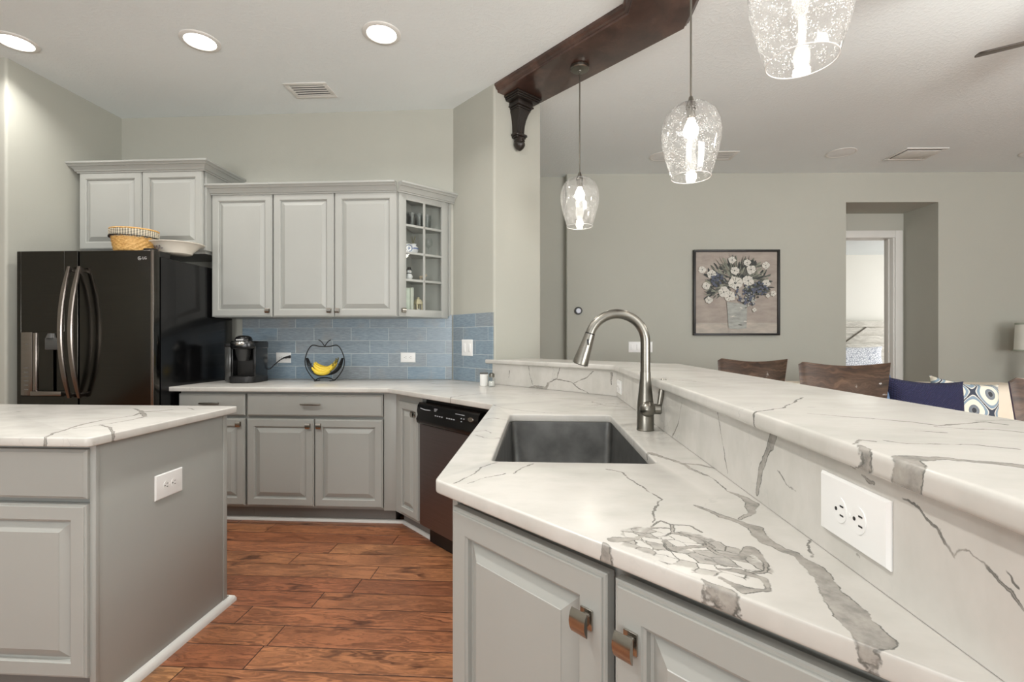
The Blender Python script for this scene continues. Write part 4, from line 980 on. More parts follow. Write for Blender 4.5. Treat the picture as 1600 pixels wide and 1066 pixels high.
# ------------------------------------------------------------------ little jars at the end of the bar
t = thing('candle_jar', 'small white jar with grey lid standing left of the glass shaker', 'jar', (-.392, 3.288, .9145))
bm = BM(); lathe(bm, [(0, 0), (.026, 0), (.028, .003), (.028, .080), (.026, .082), (0, .082)], 28); obj('jar_body', bm, M_plate, t)
bm = BM(); lathe(bm, [(.0285, .080), (.029, .082), (.029, .090), (.0, .091)], 28); obj('lid', bm, P('jar_lid', (96, 94, 90), .4), t)
t = thing('shaker', 'small clear glass shaker right of the white jar', 'shaker', (-.335, 3.25, .9145))
bm = BM(); lathe(bm, [(0, 0), (.022, 0), (.024, .004), (.024, .05), (.017, .06), (.017, .066)], 24); obj('glass_body', bm, M_drink, t)
bm = BM(); lathe(bm, [(0, .004), (.020, .004), (.020, .034), (0, .034)], 20); obj('filling', bm, P('salt_white', (226, 224, 218), .8), t)
bm = BM(); lathe(bm, [(.0185, .062), (.0195, .066), (.0185, .084), (.010, .090), (0, .0905)], 24); obj('lid', bm, M_nickel, t)
# ------------------------------------------------------------------ things in the display cabinet
def at(s, q, zrel): # along the face, back from it, above cabinet bottom
    c_ = math.cos(PI/4); return (-1.04+s*c_-q*c_, 3.48+s*c_+q*c_, UZ+zrel+.0008)
M_china = P('white_china', (232, 233, 236), .2, var=.02)
M_blue = P('blue_glaze', (92, 110, 158), .25, var=.25, vs=60)
def vas(label, pos, sc, group=None):
    t = thing('vase', label, 'vase', pos, 0, group)
    bm = BM(); lathe(bm, [(r*sc, z*sc) for r, z in [(0, 0), (.02, 0), (.036, .016), (.040, .035), (.032, .052), (.020, .060), (.022, .068), (.026, .072), (.021, .071), (.017, .062), (0, .05)]], 24); obj('body', bm, M_china, t)
    bm = BM(); lathe(bm, [(.0404*sc, .030*sc), (.0409*sc, .035*sc), (.0400*sc, .040*sc)], 24); obj('blue_band', bm, M_blue, t, label='blue painted band')
    return t
v = vas('round white and blue vase with sprigs on the second display shelf', at(.165, .075, SH[1]), 1.0)
bm = BM()
for i in range(6):
    a_ = i*1.1; tube(bm, [(0, 0, .05), (.006*math.cos(a_), .006*math.sin(a_), .09), (.02*math.cos(a_), .014*math.sin(a_), .13)], .0014, 5)
obj('sprig', bm, P('olive_stem', (124, 122, 84), .7), v)
t = thing('plate', 'small blue and white plate standing at the left of the second display shelf', 'plate', at(.116, .055, SH[1]+.0335), PI/4-.3)
bm = BM(); lathe(bm, [(0, 0), (.02, 0), (.032, .004), (.033, .006), (.02, .003), (0, .003)], 28, M=Matrix.Rotation(PI/2+.2, 4, 'X')); obj('dish', bm, M_china, t)
bm = BM(); lathe(bm, [(.021, .0032), (.026, .005), (.027, .0055), (.021, .004)], 28, M=Matrix.Rotation(PI/2+.2, 4, 'X')); lathe(bm, [(0, .0035), (.009, .0036), (0, .0045)], 16, M=Matrix.Rotation(PI/2+.2, 4, 'X')); obj('blue_ring', bm, M_blue, t)
def gprof(kind):
    if kind == 'wine': return [(0, 0), (.028, 0), (.028, .002), (.004, .006), (.0035, .05), (.012, .058), (.028, .075), (.031, .10), (.026, .125)]
    return [(0, .002), (.026, 0), (.03, .002), (.034, .10), (.033, .10), (.028, .006), (0, .006)]
g0 = None
for i, (s, q, lab) in enumerate([(.09, .075, 'leftmost clear tumbler on the top display shelf'), (.145, .06, 'clear tumbler second from the left on the top display shelf'), (.20, .05, 'clear tumbler at the middle of the top display shelf'),
                                 (.265, .045, 'clear tumbler right of the middle muntin on the top display shelf'), (.15, .135, 'clear tumbler standing in the back row of the top display shelf')]):
    bm = BM(); lathe(bm, gprof('t'), 24)
    if g0 is None: g0 = obj('tumbler', bm, M_drink, None, at(s, q, SH[2])); o = g0
    else: bm.free(); o = g0.copy(); COL.objects.link(o); o.location = at(s, q, SH[2])
    tag(o, lab, 'glass', 'tumblers on the top display shelf')
bm = BM(); lathe(bm, gprof('wine'), 24); tag(obj('wine_glass', bm, M_drink, None, at(.285, .05, SH[1])), 'small stemmed glass at the right of the second display shelf', 'glass')
t = thing('snowman_figurine', 'white snowman figurine with dark hat on the third display shelf', 'figurine', at(.118, .055, SH[0]), 0)
bm = BM(); lathe(bm, [(0, 0), (.018, 0), (.026, .012), (.026, .026), (.018, .04), (.014, .044), (.018, .052), (.018, .064), (.010, .074), (0, .076)], 22); obj('body', bm, M_china, t)
bm = BM(); lathe(bm, [(0, .07), (.022, .07), (.022, .073), (.014, .074), (.013, .092), (0, .093)], 20); obj('hat', bm, M_matblack, t)
bm = BM(); tube(bm, [(.01, -.014, .06), (.018, -.026, .058)], [.003, .0008], 6); obj('nose', bm, P('carrot', (200, 130, 70), .6), t)
bm = BM(); tube(bm, [(.015*math.cos(i*.52), .015*math.sin(i*.52), .045) for i in range(12)], .004, 6, True); obj('scarf', bm, M_matblack, t)
t = thing('animal_figurine', 'tiny beige animal figurine at the middle of the third display shelf', 'figurine', at(.235, .06, SH[0]), PI/4)
Mf = P('figurine_beige', (196, 180, 160), .6, var=.1)
bm = BM(); lathe(bm, [(0, -.026), (.010, -.022), (.013, 0), (.010, .022), (0, .026)], 14, M=Matrix.Translation((0, 0, .026)) @ Matrix.Rotation(PI/2, 4, 'Y'))
for sx in (-.016, .016):
    for sy in (-.006, .006): tube(bm, [(sx, sy, .02), (sx, sy, 0)], .0035, 6)
tube(bm, [(.02, 0, .03), (.03, 0, .044), (.034, 0, .046), (.042, 0, .042)], [.007, .007, .008, .004], 8); obj('body', bm, Mf, t)
bm = BM()
for sy in (-.005, .005): tube(bm, [(.032, sy, .05), (.029, sy*1.4, .058)], [.003, .001], 6)
obj('ear', bm, Mf, t)
for i, (s, hgt, wd_, c_, lab) in enumerate([(.092, .20, .034, (206, 216, 204), 'pale green upright book at the left of the lowest display shelf'), (.128, .205, .026, (196, 200, 190), 'thin grey green upright book beside the pale one on the lowest display shelf')]):
    t = thing('book', lab, 'book', at(s, .085, .018), PI/4, 'books in the display cabinet')
    bm = BM(); add_box(bm, -wd_/2, wd_/2, -.06, .06, 0, hgt, .002); obj('cover', bm, P('book_cover', c_, .6, var=.08, vs=20), t)
    bm = BM(); add_box(bm, -wd_/2+.003, wd_/2-.003, -.056, .0612, .003, hgt+.0005); obj('pages', bm, M_white, t, smooth=False)
t = thing('lantern_figurine', 'small cream house shaped lantern on the lowest display shelf', 'lantern', at(.198, .06, .018), PI/4)
Ml = P('cream_clay', (214, 204, 172), .6, var=.06)
bm = BM()
for sx in (-.02, .02):
    for sy in (-.02, .02): add_box(bm, sx-.005, sx+.005, sy-.005, sy+.005, 0, .085, .001)
add_box(bm, -.026, .026, -.026, .026, 0, .012, .002); obj('frame', bm, Ml, t)
bm = BM(); lathe(bm, [(.040, .084), (.040, .09), (.024, .118), (.010, .126), (.012, .136), (0, .14)], 4, M=Matrix.Rotation(PI/4, 4, 'Z')); obj('roof', bm, Ml, t, smooth=False)
bm = BM(); lathe(bm, [(0, .012), (.012, .012), (.012, .05), (0, .052)], 14); obj('candle', bm, M_china, t)

# ------------------------------------------------------------------ ceiling beam and corbel
BZ = 3.003; SQ = math.sqrt(2)
def beam_edge(off): # off = metres from the kitchen side face; corner where the angled run meets the straight one
    x = .471+off; c = 3.165+off*SQ; return x, c
ba, bc = beam_edge(0); bb, bd_ = beam_edge(.34)
def face_pt(c): return ((c-3.8)/2+.001, (c+3.8)/2-.001)
bm = BM(); prism(bm, [face_pt(bc), (ba, bc-ba), (ba, -1.2), (bb, -1.2), (bb, bd_-bb), face_pt(bd_)], BZ, CEIL-.0005, .004, 2)
t = thing('ceiling_beam', 'dark reddish wood ceiling beam that follows the bar', 'beam', (0, 0, 0))
obj('beam_board', bm, M_beam, t)
bm = BM()
mp = [(0, CEIL-.001), (.030, CEIL-.001), (.030, CEIL-.016), (.022, CEIL-.020), (.016, CEIL-.034), (.006, CEIL-.040), (0, CEIL-.042)]
P0 = face_pt(bc)
sweep(bm, [(ba, -1.2), (ba, bc-ba), P0][::-1], [(a_, z_) for a_, z_ in mp]); obj('beam_moulding', bm, M_beam, t)
bm = BM(); P1 = face_pt(bd_); sweep(bm, [(bb, -1.2), (bb, bd_-bb), P1], [(a_, z_) for a_, z_ in mp]); obj('beam_moulding', bm, M_beam, t)
# corbel: local x across the wall end, -y out from the wall
cc = 3.42; cp_ = ((cc-3.8)/2, (cc+3.8)/2)
t = thing('corbel', 'dark carved wooden corbel under the beam on the wall end', 'bracket', (cp_[0]+.0006, cp_[1]-.0006, BZ-.001), PI/4)
def layered(bm, steps):
    for hw, dpt, z0, z1, b in steps: add_box(bm, -hw, hw, -dpt, 0, z0, z1, b)
bm = BM(); layered(bm, [(.120, .150, -.014, 0, .003), (.112, .142, -.026, -.014, .004), (.104, .134, -.036, -.026, .003)]); obj('cap', bm, M_bronze, t)
bm = BM(); layered(bm, [(.072, .105, -.062, -.036, .004), (.078, .110, -.074, -.062, .004), (.066, .096, -.088, -.074, .005), (.062, .092, -.10, -.088, .005)])
R = []
for hw, dpt, z in [(.060, .090, -.10), (.052, .078, -.125), (.045, .064, -.16), (.041, .054, -.20), (.039, .050, -.24), (.038, .050, -.262)]:
    R.append([bm.verts.new(q) for q in ((-hw, 0, z), (-hw*.9, -dpt, z), (hw*.9, -dpt, z), (hw, 0, z))])
for A, B in zip(R, R[1:]):
    for j in range(4): bm.faces.new((A[j], B[j], B[(j+1) % 4], A[(j+1) % 4]))
bm.faces.new(R[0]); bm.faces.new(R[-1][::-1]); bmesh.ops.recalc_face_normals(bm, faces=bm.faces[:])
for s_ in (-.6, 0, .6): tube(bm, [(s_*.05, -.086, -.105), (s_*.042, -.062, -.16), (s_*.036, -.052, -.22), (s_*.034, -.05, -.26)], .004, 6)
obj('shaft', bm, M_bronze, t)
bm = BM(); layered(bm, [(.054, .066, -.278, -.258, .006), (.046, .058, -.290, -.278, .004)])
lathe(bm, [(.036, -.288), (.040, -.296), (.034, -.304), (.040, -.312), (.034, -.320), (.040, -.330), (.040, -.342), (.030, -.362), (.012, -.378), (0, -.382)], 24, (0, -.038, 0)); obj('finial', bm, M_bronze, t)

# ------------------------------------------------------------------ pendants
def pendant(x, y, ztop, lab, zb, first=[]):
    t = thing('pendant_light', lab, 'pendant lamp', (x, y, zb), 0, 'glass pendants over the bar')
    H = ztop-zb
    bm = BM(); lathe(bm, [(0, 0), (.058, 0), (.061, -.004), (.061, -.018), (.056, -.024), (.012, -.028), (.010, -.036), (0, -.036)], 32, (0, 0, H)); obj('canopy', bm, M_nickel, t)
    bm = BM(); tube(bm, [(0, 0, H-.03), (0, 0, .345)], .0045, 10); obj('rod', bm, M_nickel, t)
    bm = BM(); lathe(bm, [(0, .352), (.008, .352), (.011, .34), (.019, .32), (.022, .312), (.022, .30), (0, .30)], 24)
    tube(bm, [(0, 0, .302), (0, 0, .255)], [.017, .019], 16); obj('socket', bm, M_nickel, t)
    pr = [(.020, .318), (.045, .316), (.078, .302), (.104, .275), (.120, .240), (.1265, .20), (.1235, .155), (.113, .105), (.100, .058), (.089, .022), (.083, .002)]
    inner = [(r-.0028, z) for r, z in pr[::-1]]
    bm = BM(); lathe(bm, pr+[(.0815, .0)]+inner, 56); gs = obj('glass_shade', bm, M_seeded, t)
    bm = BM(); tube(bm, [(.0825*math.cos(q*2*PI/56), .0825*math.sin(q*2*PI/56), .001) for q in range(56)], .0016, 6, True); obj('shade_rim', bm, M_rimglass, gs, label='bright polished rim')
    bm = BM(); lathe(bm, [(0, .26), (.012, .258), (.016, .245), (.028, .222), (.033, .205), (.028, .184), (.014, .172), (0, .165)], 24); obj('bulb', bm, M_bulb, t, label='glowing bulb')
    l = bpy.data.lights.new('bulb_light', 'POINT'); l.energy = 3.0; l.color = (1, .93, .82); l.shadow_soft_size = .035
    lo = bpy.data.objects.new('bulb_light', l); COL.objects.link(lo); lo.parent = t; lo.location = (0, 0, .13)
    return t
M_rimglass = P('polished_glass_rim', (240, 240, 238), .1, var=.01, spec=.8)
pendant(.246, 3.180, BZ, 'farthest clear glass pendant hanging near the corbel', 1.962)
pendant(.648, 2.160, BZ, 'middle clear glass pendant hanging over the bar', 1.930)
pendant(.665, 1.290, BZ, 'nearest clear glass pendant cut off by the top of the picture', 1.935)

# ------------------------------------------------------------------ recessed lights
def can(x, y, lab, power=7):
    t = thing('recessed_light', lab, 'ceiling light', (x, y, CEIL), 0, 'recessed kitchen ceiling lights')
    bm = BM(); lathe(bm, [(.112, 0), (.112, -.004), (.106, -.008), (.088, -.009), (.084, -.004), (.084, 0)], 40); obj('trim_ring', bm, M_white, t)
    bm = BM(); lathe(bm, [(.0835, -.001), (.0835, -.0045), (.05, -.010), (0, -.011)], 36); obj('lens', bm, M_glow, t)
    l = bpy.data.lights.new('downlight', 'AREA'); l.shape = 'DISK'; l.size = .15; l.energy = power; l.spread = math.radians(135); l.color = (1, .97, .93)
    lo = bpy.data.objects.new('downlight', l); COL.objects.link(lo); lo.parent = t; lo.location = (0, 0, -.014)
    return t
can(-3.23, 2.80, 'leftmost recessed ceiling light above the refrigerator')
can(-2.09, 2.86, 'middle recessed ceiling light of the kitchen row')
can(-.955, 2.855, 'rightmost recessed ceiling light nearest the beam')

can(-2.09, 1.02, 'added unseen recessed ceiling light above the island end', 13)  # this and the next three are unseen lights added for overhead brightness
can(-.955, 1.02, 'added unseen recessed ceiling light between island and sink counter', 16)
can(-.955, -.8, 'added unseen recessed ceiling light behind the viewer', 12); can(1.9, -.6, 'added unseen recessed ceiling light in the living room side behind the viewer', 12)
# ------------------------------------------------------------------ vents and speakers on the ceiling
M_dark = P('vent_dark', (16, 16, 16), .8)
def vent(x, y, w, d, lab, n, rot=0, dark=True, cover=False):
    t = thing('air_vent', lab, 'air vent', (x, y, CEIL), rot)
    fr = .032
    bm = BM()
    for a, b, c, e_ in ((-w/2, w/2, -d/2, -d/2+fr), (-w/2, w/2, d/2-fr, d/2), (-w/2, -w/2+fr, -d/2+fr, d/2-fr), (w/2-fr, w/2, -d/2+fr, d/2-fr)): add_box(bm, a, b, c, e_, -.007, -.0005, .002)
    obj('frame', bm, M_white, t)
    bm = BM(); add_box(bm, -w/2+fr, w/2-fr, -d/2+fr, d/2-fr, -.0018, -.0008); obj('duct_opening', bm, M_dark if dark else M_cab, t, smooth=False)
    iw, idp = w-2*fr, d-2*fr
    for i in range(n):
        yy = -d/2+fr+(i+.5)*idp/n
        bm = BM(); add_box(bm, -iw/2, iw/2, -.0065, .0065, -.0008, .0008, M=Matrix.Translation((0, yy, -.0055)) @ Matrix.Rotation(-.12, 4, 'X')); obj('slat', bm, M_white, t, smooth=False)
    return t
vent(-1.69, 3.47, .315, .215, 'white louvred air vent on the kitchen ceiling', 5)
vent(1.79, 4.94, .24, .23, 'small louvred air vent on the living room ceiling behind the middle pendant', 6, FA)
t = thing('access_hatch', 'square ceiling return vent with open flap above the doorway recess', 'air vent', (3.66, 5.01, CEIL), FA)
bm = BM()
w, d, fr = .40, .31, .028
for a, b, c, e_ in ((-w/2, w/2, -d/2, -d/2+fr), (-w/2, w/2, d/2-fr, d/2), (-w/2, -w/2+fr, -d/2+fr, d/2-fr), (w/2-fr, w/2, -d/2+fr, d/2-fr)): add_box(bm, a, b, c, e_, -.010, -.0005, .003)
obj('frame', bm, M_white, t)
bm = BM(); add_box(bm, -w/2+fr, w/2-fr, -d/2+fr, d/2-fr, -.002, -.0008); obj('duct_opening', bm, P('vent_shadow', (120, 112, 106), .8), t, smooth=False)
bm = BM(); add_box(bm, -w/2+fr+.012, w/2-fr-.012, -d/2+fr+.02, d/2-fr-.03, -.014, -.008, .002); obj('flap', bm, M_white, t)
def speaker(x, y, r, lab):
    t = thing('ceiling_speaker', lab, 'speaker', (x, y, CEIL), 0, 'round speakers in the living room ceiling')
    bm = BM(); lathe(bm, [(r, -.0005), (r, -.004), (r*.95, -.007), (r*.9, -.006), (r*.9, -.0005)], 40); obj('bezel', bm, M_white, t)
    bm = BM(); lathe(bm, [(r*.895, -.001), (r*.895, -.0045), (r*.5, -.006), (0, -.0065)], 36); obj('grille', bm, P('speaker_grille', (232, 234, 233), .7, bump=(400, .5, .001)), t)
speaker(2.92, 4.94, .130, 'white round ceiling speaker between the pendant and the hatch')
speaker(1.20, 4.93, .125, 'white round ceiling speaker left of the middle pendant'); speaker(4.80, 5.03, .125, 'white round ceiling speaker at the right edge of the picture')

# ------------------------------------------------------------------ ceiling fan, only one blade tip reaches the picture
t = thing('ceiling_fan', 'dark bladed ceiling fan at the upper right with one blade in view', 'ceiling fan', (2.70, 2.12, 2.60))
M_blade = P('fan_blade_brown', (66, 58, 50), .45, var=.1, vs=20)
bm = BM(); lathe(bm, [(0, -.10), (.08, -.09), (.11, -.04), (.115, .02), (.09, .07), (.03, .09), (0, .09)], 32); obj('motor', bm, M_nickel, t)
bm = BM(); tube(bm, [(0, 0, .08), (0, 0, CEIL-2.62)], .013, 10); lathe(bm, [(0, CEIL-2.6-.06), (.03, CEIL-2.6-.06), (.065, CEIL-2.6-.01), (.065, CEIL-2.6-.0005), (0, CEIL-2.6-.0005)], 24); obj('down_rod', bm, M_nickel, t)
l = bpy.data.lights.new('fan_bulb', 'POINT'); l.energy = 38; l.color = (1, .97, .93); l.shadow_soft_size = .12
lo = bpy.data.objects.new('fan_bulb', l); COL.objects.link(lo); lo.parent = t; lo.location = (0, 0, -.32)
bm = BM(); lathe(bm, [(.10, -.10), (.135, -.13), (.12, -.17), (.06, -.20), (0, -.205)], 28); obj('light_bowl', bm, M_glow, t)
a0 = math.atan2(.36, -.60)
for k in range(5):
    bm = BM(); an = a0+k*2*PI/5
    Mx = Matrix.Rotation(an, 4, 'Z') @ Matrix.Translation((0, 0, .0)) @ Matrix.Rotation(-.3, 4, 'X')
    prism(bm, rounded([(.17, -.045), (.705, -.072), (.705, .072), (.17, .045)], [.01, .03, .03, .01]), -.004, .004, .001)
    bmesh.ops.transform(bm, matrix=Mx, verts=bm.verts[:]); obj('blade', bm, M_blade, t)
    bm = BM(); add_box(bm, .09, .21, -.018, .018, .004, .010, .002, M=Mx); obj('blade_arm', bm, M_nickel, t)

# ------------------------------------------------------------------ painting, thermostat
pc = fp(1.853, -.002, 1.748)
t = thing('framed_painting', 'square framed painting of white flowers in a vase on the far wall', 'painting', pc, FA)
hs = .467
bm = BM()
for a, b, c, e_ in ((-hs, hs, -hs, -hs+.022), (-hs, hs, hs-.022, hs), (-hs, -hs+.022, -hs+.02, hs-.02), (hs-.022, hs, -hs+.02, hs-.02)): add_box(bm, a, b, -.042, 0, c, e_, .003)
obj('frame', bm, M_matblack, t)
def canvas_mat():
    m, g, b = mat('canvas_ground'); p = g.obj(); s = g.new('ShaderNodeSeparateXYZ'); g.put(s, 0, p)
    n = g.noise(g.vec('MULTIPLY', p, (3, 1, 9)), 1.6, 5, .6)
    up = g.ramp(n, [(.3, rgb(148, 138, 130)), (.7, rgb(172, 162, 152))]); dn = g.ramp(n, [(.3, rgb(156, 150, 142)), (.7, rgb(190, 180, 168))])
    g.put(b, 'Base Color', g.mix(g.step(s.outputs[2], -.335, -.325), dn, up)); b.inputs['Roughness'].default_value = .7; return m
PM = [canvas_mat(), P('petal_white', (206, 203, 194), .7, var=.08, vs=30), P('leaf_grey', (96, 98, 90), .7, var=.2, vs=30), P('leaf_dark', (58, 62, 60), .7, var=.2, vs=30),
      P('petal_blue', (86, 92, 108), .7, var=.25, vs=40), P('vase_grey', (158, 160, 154), .6, var=.2, vs=14, stretch=(1, 1, 3)), P('petal_shade', (172, 172, 164), .7, var=.1, vs=40), P('stem_sage', (134, 136, 122), .7, var=.15, vs=30)]
cb = hs-.023
bm = BM(); add_box(bm, -cb, cb, -.020, -.002, -cb, cb)
lay = [0]
def blob(pts, mi):
    lay[0] += 1; y_ = -.0202-lay[0]*.000022
    f = bm.faces.new([bm.verts.new((x, y_, z)) for x, z in pts]); f.material_index = mi; f.normal_update()
    if f.normal.y > 0: f.normal_flip()
rp = random.Random(11)
def px(x, y): return ((x-770)/431*(.467), (565-y)/421*.467)
def leaf(x, z, an, L_, w_, mi):
    c_, s_ = math.cos(an), math.sin(an); pts = []
    for k in range(7): q_ = k/6; pts.append((q_*L_, w_*math.sin(PI*q_)**.8))
    pts += [(a, -b) for a, b in pts[-2:0:-1]]
    blob([(x+a*c_-b*s_, z+a*s_+b*c_) for a, b in pts], mi)
def disc(x, z, r, mi, n=14, jag=.15, sq=1): blob([(x+r*(1+rp.uniform(-jag, jag))*math.cos(k*2*PI/n), z+sq*r*(1+rp.uniform(-jag, jag))*math.sin(k*2*PI/n)) for k in range(n)], mi)
for k in range(430):
    an = rp.uniform(-.35, PI+.35); rad = rp.uniform(.06, .31)*(1.0 if .4 < an < 2.7 else .92)
    x, z = .005+rad*1.12*math.cos(an), .0+rad*.98*math.sin(an)+.04
    leaf(x, z, an+rp.uniform(-.7, .7), rp.uniform(.04, .10), rp.uniform(.005, .014), rp.choice([2, 2, 3, 3, 7]))
for k in range(26):
    an = rp.uniform(.3, PI-.3); leaf(.15*math.cos(an), .1+.12*math.sin(an), an+rp.uniform(-.2, .2), rp.uniform(.16, .24), .004, rp.choice([2, 3, 7]))
blob([px(672, 655), px(780, 668), px(876, 690), px(868, 918), px(780, 926), px(690, 918)], 5)
for k in range(9): x, z = px(rp.uniform(695, 850), rp.uniform(690, 890)); leaf(x, z, rp.uniform(-.4, .4), rp.uniform(.02, .06), .006, rp.choice([2, 6, 6, 1]))
def flower(X, Y, r, n=6, mi=1, core=3):
    x, z = px(X, Y); r = r/421*.467
    disc(x, z, r*.8, 6, 14, .1, .92)
    for k in range(n):
        a_ = k*2*PI/n+rp.uniform(-.3, .3); disc(x+.46*r*math.cos(a_), z+.42*r*math.sin(a_), r*.46, mi, 11, .32)
    for k in range(n):
        a_ = k*2*PI/n+rp.uniform(0, 1); leaf(x+.2*r*math.cos(a_), z+.2*r*math.sin(a_), a_, r*.62, r*.05, rp.choice([6, 7]))
    if core is not None: disc(x, z, r*.15, core, 8, .3); disc(x+.03*r, z+.03*r, r*.06, 6, 6)
for f_ in [(425, 340, 44, 5), (520, 385, 52, 6), (725, 245, 42, 5), (875, 272, 40, 5), (915, 340, 52, 6), (1060, 300, 42, 5), (750, 350, 48, 5), (885, 450, 60, 6), (755, 470, 78, 7), (640, 560, 62, 6), (700, 600, 60, 6), (1065, 475, 44, 5), (465, 500, 44, 5), (490, 640, 40, 5), (1135, 575, 32, 5), (1080, 598, 22, 4), (945, 735, 24, 4)]: flower(*f_)
for X, Y, r in [(850, 580, 95), (1000, 540, 75), (900, 640, 60), (580, 440, 70)]:
    for k in range(60):
        a_, q_ = rp.uniform(0, 2*PI), math.sqrt(rp.random()); x, z = px(X+q_*r*math.cos(a_), Y+q_*r*math.sin(a_)); disc(x, z, rp.uniform(.008, .015), rp.choice([4, 4, 3, 6 if X in (850, 900) else 3]), 6, .3)
obj('canvas', bm, PM, t, smooth=False)
t = thing('thermostat', 'small round black rimmed thermostat on the far wall left of the faucet', 'thermostat', fp(.132, -.001, 1.552), FA)
RX = Matrix.Rotation(PI/2, 4, 'X')
bm = BM(); lathe(bm, [(0, 0), (.040, 0), (.042, .006), (.042, .018), (.036, .023), (0, .0235)], 32, M=RX); obj('ring', bm, M_black, t)
bm = BM(); lathe(bm, [(0, .0262), (.024, .0262), (.026, .0235)], 28, M=RX); obj('display', bm, P('display_pale', (206, 210, 222), .3, var=.02), t)

# ------------------------------------------------------------------ bar stools
def stool(loc, rz, lab):
    t = thing('bar_stool', lab, 'bar stool', loc, rz, 'dark wooden bar stools at the bar')
    # backrest: thick curved panel, the sitter faces -y
    bm = BM(); n = 20; R = []; H0, H1 = .80, 1.098
    for i in range(n+1):
        s_ = -1+2*i/n; row_ = []
        top = H1-.026+.026*abs(s_)**1.7-(.02*max(0, (-s_-.86)/.14)**2)
        for yy, zz in ((0, H0+.03*s_*s_), (.030, H0+.03*s_*s_), (.030, top), (.026, top+.004), (.004, top+.004), (0, top)):
            k_ = (zz-H0)/(H1-H0); wv = .188+.028*k_
            row_.append(bm.verts.new((s_*wv, yy+.06*k_+.06*(1-s_*s_), zz)))
        R.append(row_)
    for A, B in zip(R, R[1:]):
        for j in range(6): bm.faces.new((A[j], A[(j+1) % 6], B[(j+1) % 6], B[j]))
    f = bm.faces.new(R[0][::-1]); f.material_index = 1; f = bm.faces.new(R[-1]); f.material_index = 1
    bmesh.ops.recalc_face_normals(bm, faces=bm.faces[:]); obj('backrest', bm, [M_stool, M_stoolred], t, angle=40)
    for s_ in (-1, 1):
        bm = BM(); tube(bm, [(s_*.15, -.02, .62), (s_*.155, .035, .80), (s_*.16, .052, .86)], [.018, .016, .012], 10); obj('back_post', bm, M_stoolred, t)
    bm = BM(); prism(bm, rounded([(-.20, -.40), (.20, -.40), (.185, .01), (-.185, .01)], .05), .60, .655, .015); obj('seat', bm, M_stool, t)
    for sx in (-1, 1):
        for sy in (-.36, -.03):
            bm = BM(); tube(bm, [(sx*.16, sy, .602), (sx*.19, sy+(-.03 if sy < -.1 else .03), .0)], [.021, .016], 10); obj('leg', bm, M_stool, t)
    bm = BM(); pl = [(-.176, -.375, .22), (.176, -.375, .22), (.176, -.012, .22), (-.176, -.012, .22)]; tube(bm, pl, .010, 8, True); obj('foot_rail', bm, M_stool, t)
    return t
st = stool((1.39, 3.35, 0), -.55, 'farthest dark wooden bar stool behind the bar below the painting')
copy_tree(st, (1.66, 2.80, 0), -.55, 'middle dark wooden bar stool in front of the bedroom doorway')
copy_tree(st, (1.70, 1.55, 0), -.6, 'nearest dark wooden bar stool cut off at the right edge')

# ------------------------------------------------------------------ sofa and pillows
M_sofa = P('cream_leather', (224, 212, 194), .5, var=.03, bump=(20, .15, .01))
def cushion(bm, w, h, d, n=14, pinch=.35, ox=0, oy=0, oz=0, ears=0.0):
    """soft pillow: width x, height z, depth y"""
    vs = {}
    for side in (-1, 1):
        for i in range(n+1):
            for j in range(n+1):
                u, v = -1+2*i/n, -1+2*j/n
                edge = i in (0, n) or j in (0, n)
                if side == 1 and edge: vs[(1, i, j)] = vs[(-1, i, j)]; continue
                th = ((1-u**4)*(1-v**4))**.5
                cu = 1-ears*(1-abs(v)**2)*.5 if False else 1
                x = u*w/2*(1-pinch*.12*(1-v*v)*abs(u)); z = v*h/2*(1-pinch*.12*(1-u*u)*abs(v))
                vs[(side, i, j)] = bm.verts.new((ox+x, oy+side*d/2*th, oz+z))
    for side in (-1, 1):
        for i in range(n):
            for j in range(n):
                q = [vs[(side, i, j)], vs[(side, i+1, j)], vs[(side, i+1, j+1)], vs[(side, i, j+1)]]
                bm.faces.new(q if side == -1 else q[::-1])
t = thing('sofa', 'cream leather sofa behind the bar with three throw pillows', 'sofa', (2.80, 3.70, 0))
bm = BM(); add_box(bm, -.95, .80, -.55, .36, .08, .40, .03, 3); obj('base', bm, M_sofa, t)
bm = BM(); prism(bm, rounded([(-.95, .10), (.80, .10), (.80, .36), (-.95, .36)], .08), .40, .90, .06, 5); obj('back', bm, M_sofa, t)
for x in (-.53, .33):
    bm = BM(); cushion(bm, .87, .50, .26, 14, .2); bmesh.ops.transform(bm, matrix=Matrix.Translation((x, .03, .665)) @ Matrix.Rotation(-.12, 4, 'X'), verts=bm.verts[:]); obj('back_cushion', bm, M_sofa, t, angle=60)
    bm = BM(); add_box(bm, x-.42, x+.42, -.56, .02, .40, .52, .04, 4); obj('seat_cushion', bm, M_sofa, t)
for x in (-1.06, .72):
    bm = BM(); prism(bm, rounded([(x, -.55), (x+.2, -.55), (x+.2, .34), (x, .34)], .06), .08, .66, .06, 4); obj('arm', bm, M_sofa, t)
for x in (-.85, .72):
    for y in (-.48, .28):
        bm = BM(); tube(bm, [(x, y, .082), (x, y, 0)], [.03, .022], 10); obj('foot', bm, M_stool, t)
def navy():
    m, g, b = mat('navy_waffle'); p = g.obj(); s = g.new('ShaderNodeSeparateXYZ'); g.put(s, 0, p)
    h = g.math('MULTIPLY', g.math('SINE', g.math('MULTIPLY', s.outputs[0], 420)), g.math('SINE', g.math('MULTIPLY', s.outputs[2], 420)))
    g.put(b, 'Base Color', g.ramp(g.math('ABSOLUTE', h), [(0, rgb(26, 26, 52)), (1, rgb(46, 48, 88))])); b.inputs['Roughness'].default_value = .85; g.put(b, 'Normal', g.bump(h, .6, .004)); return m
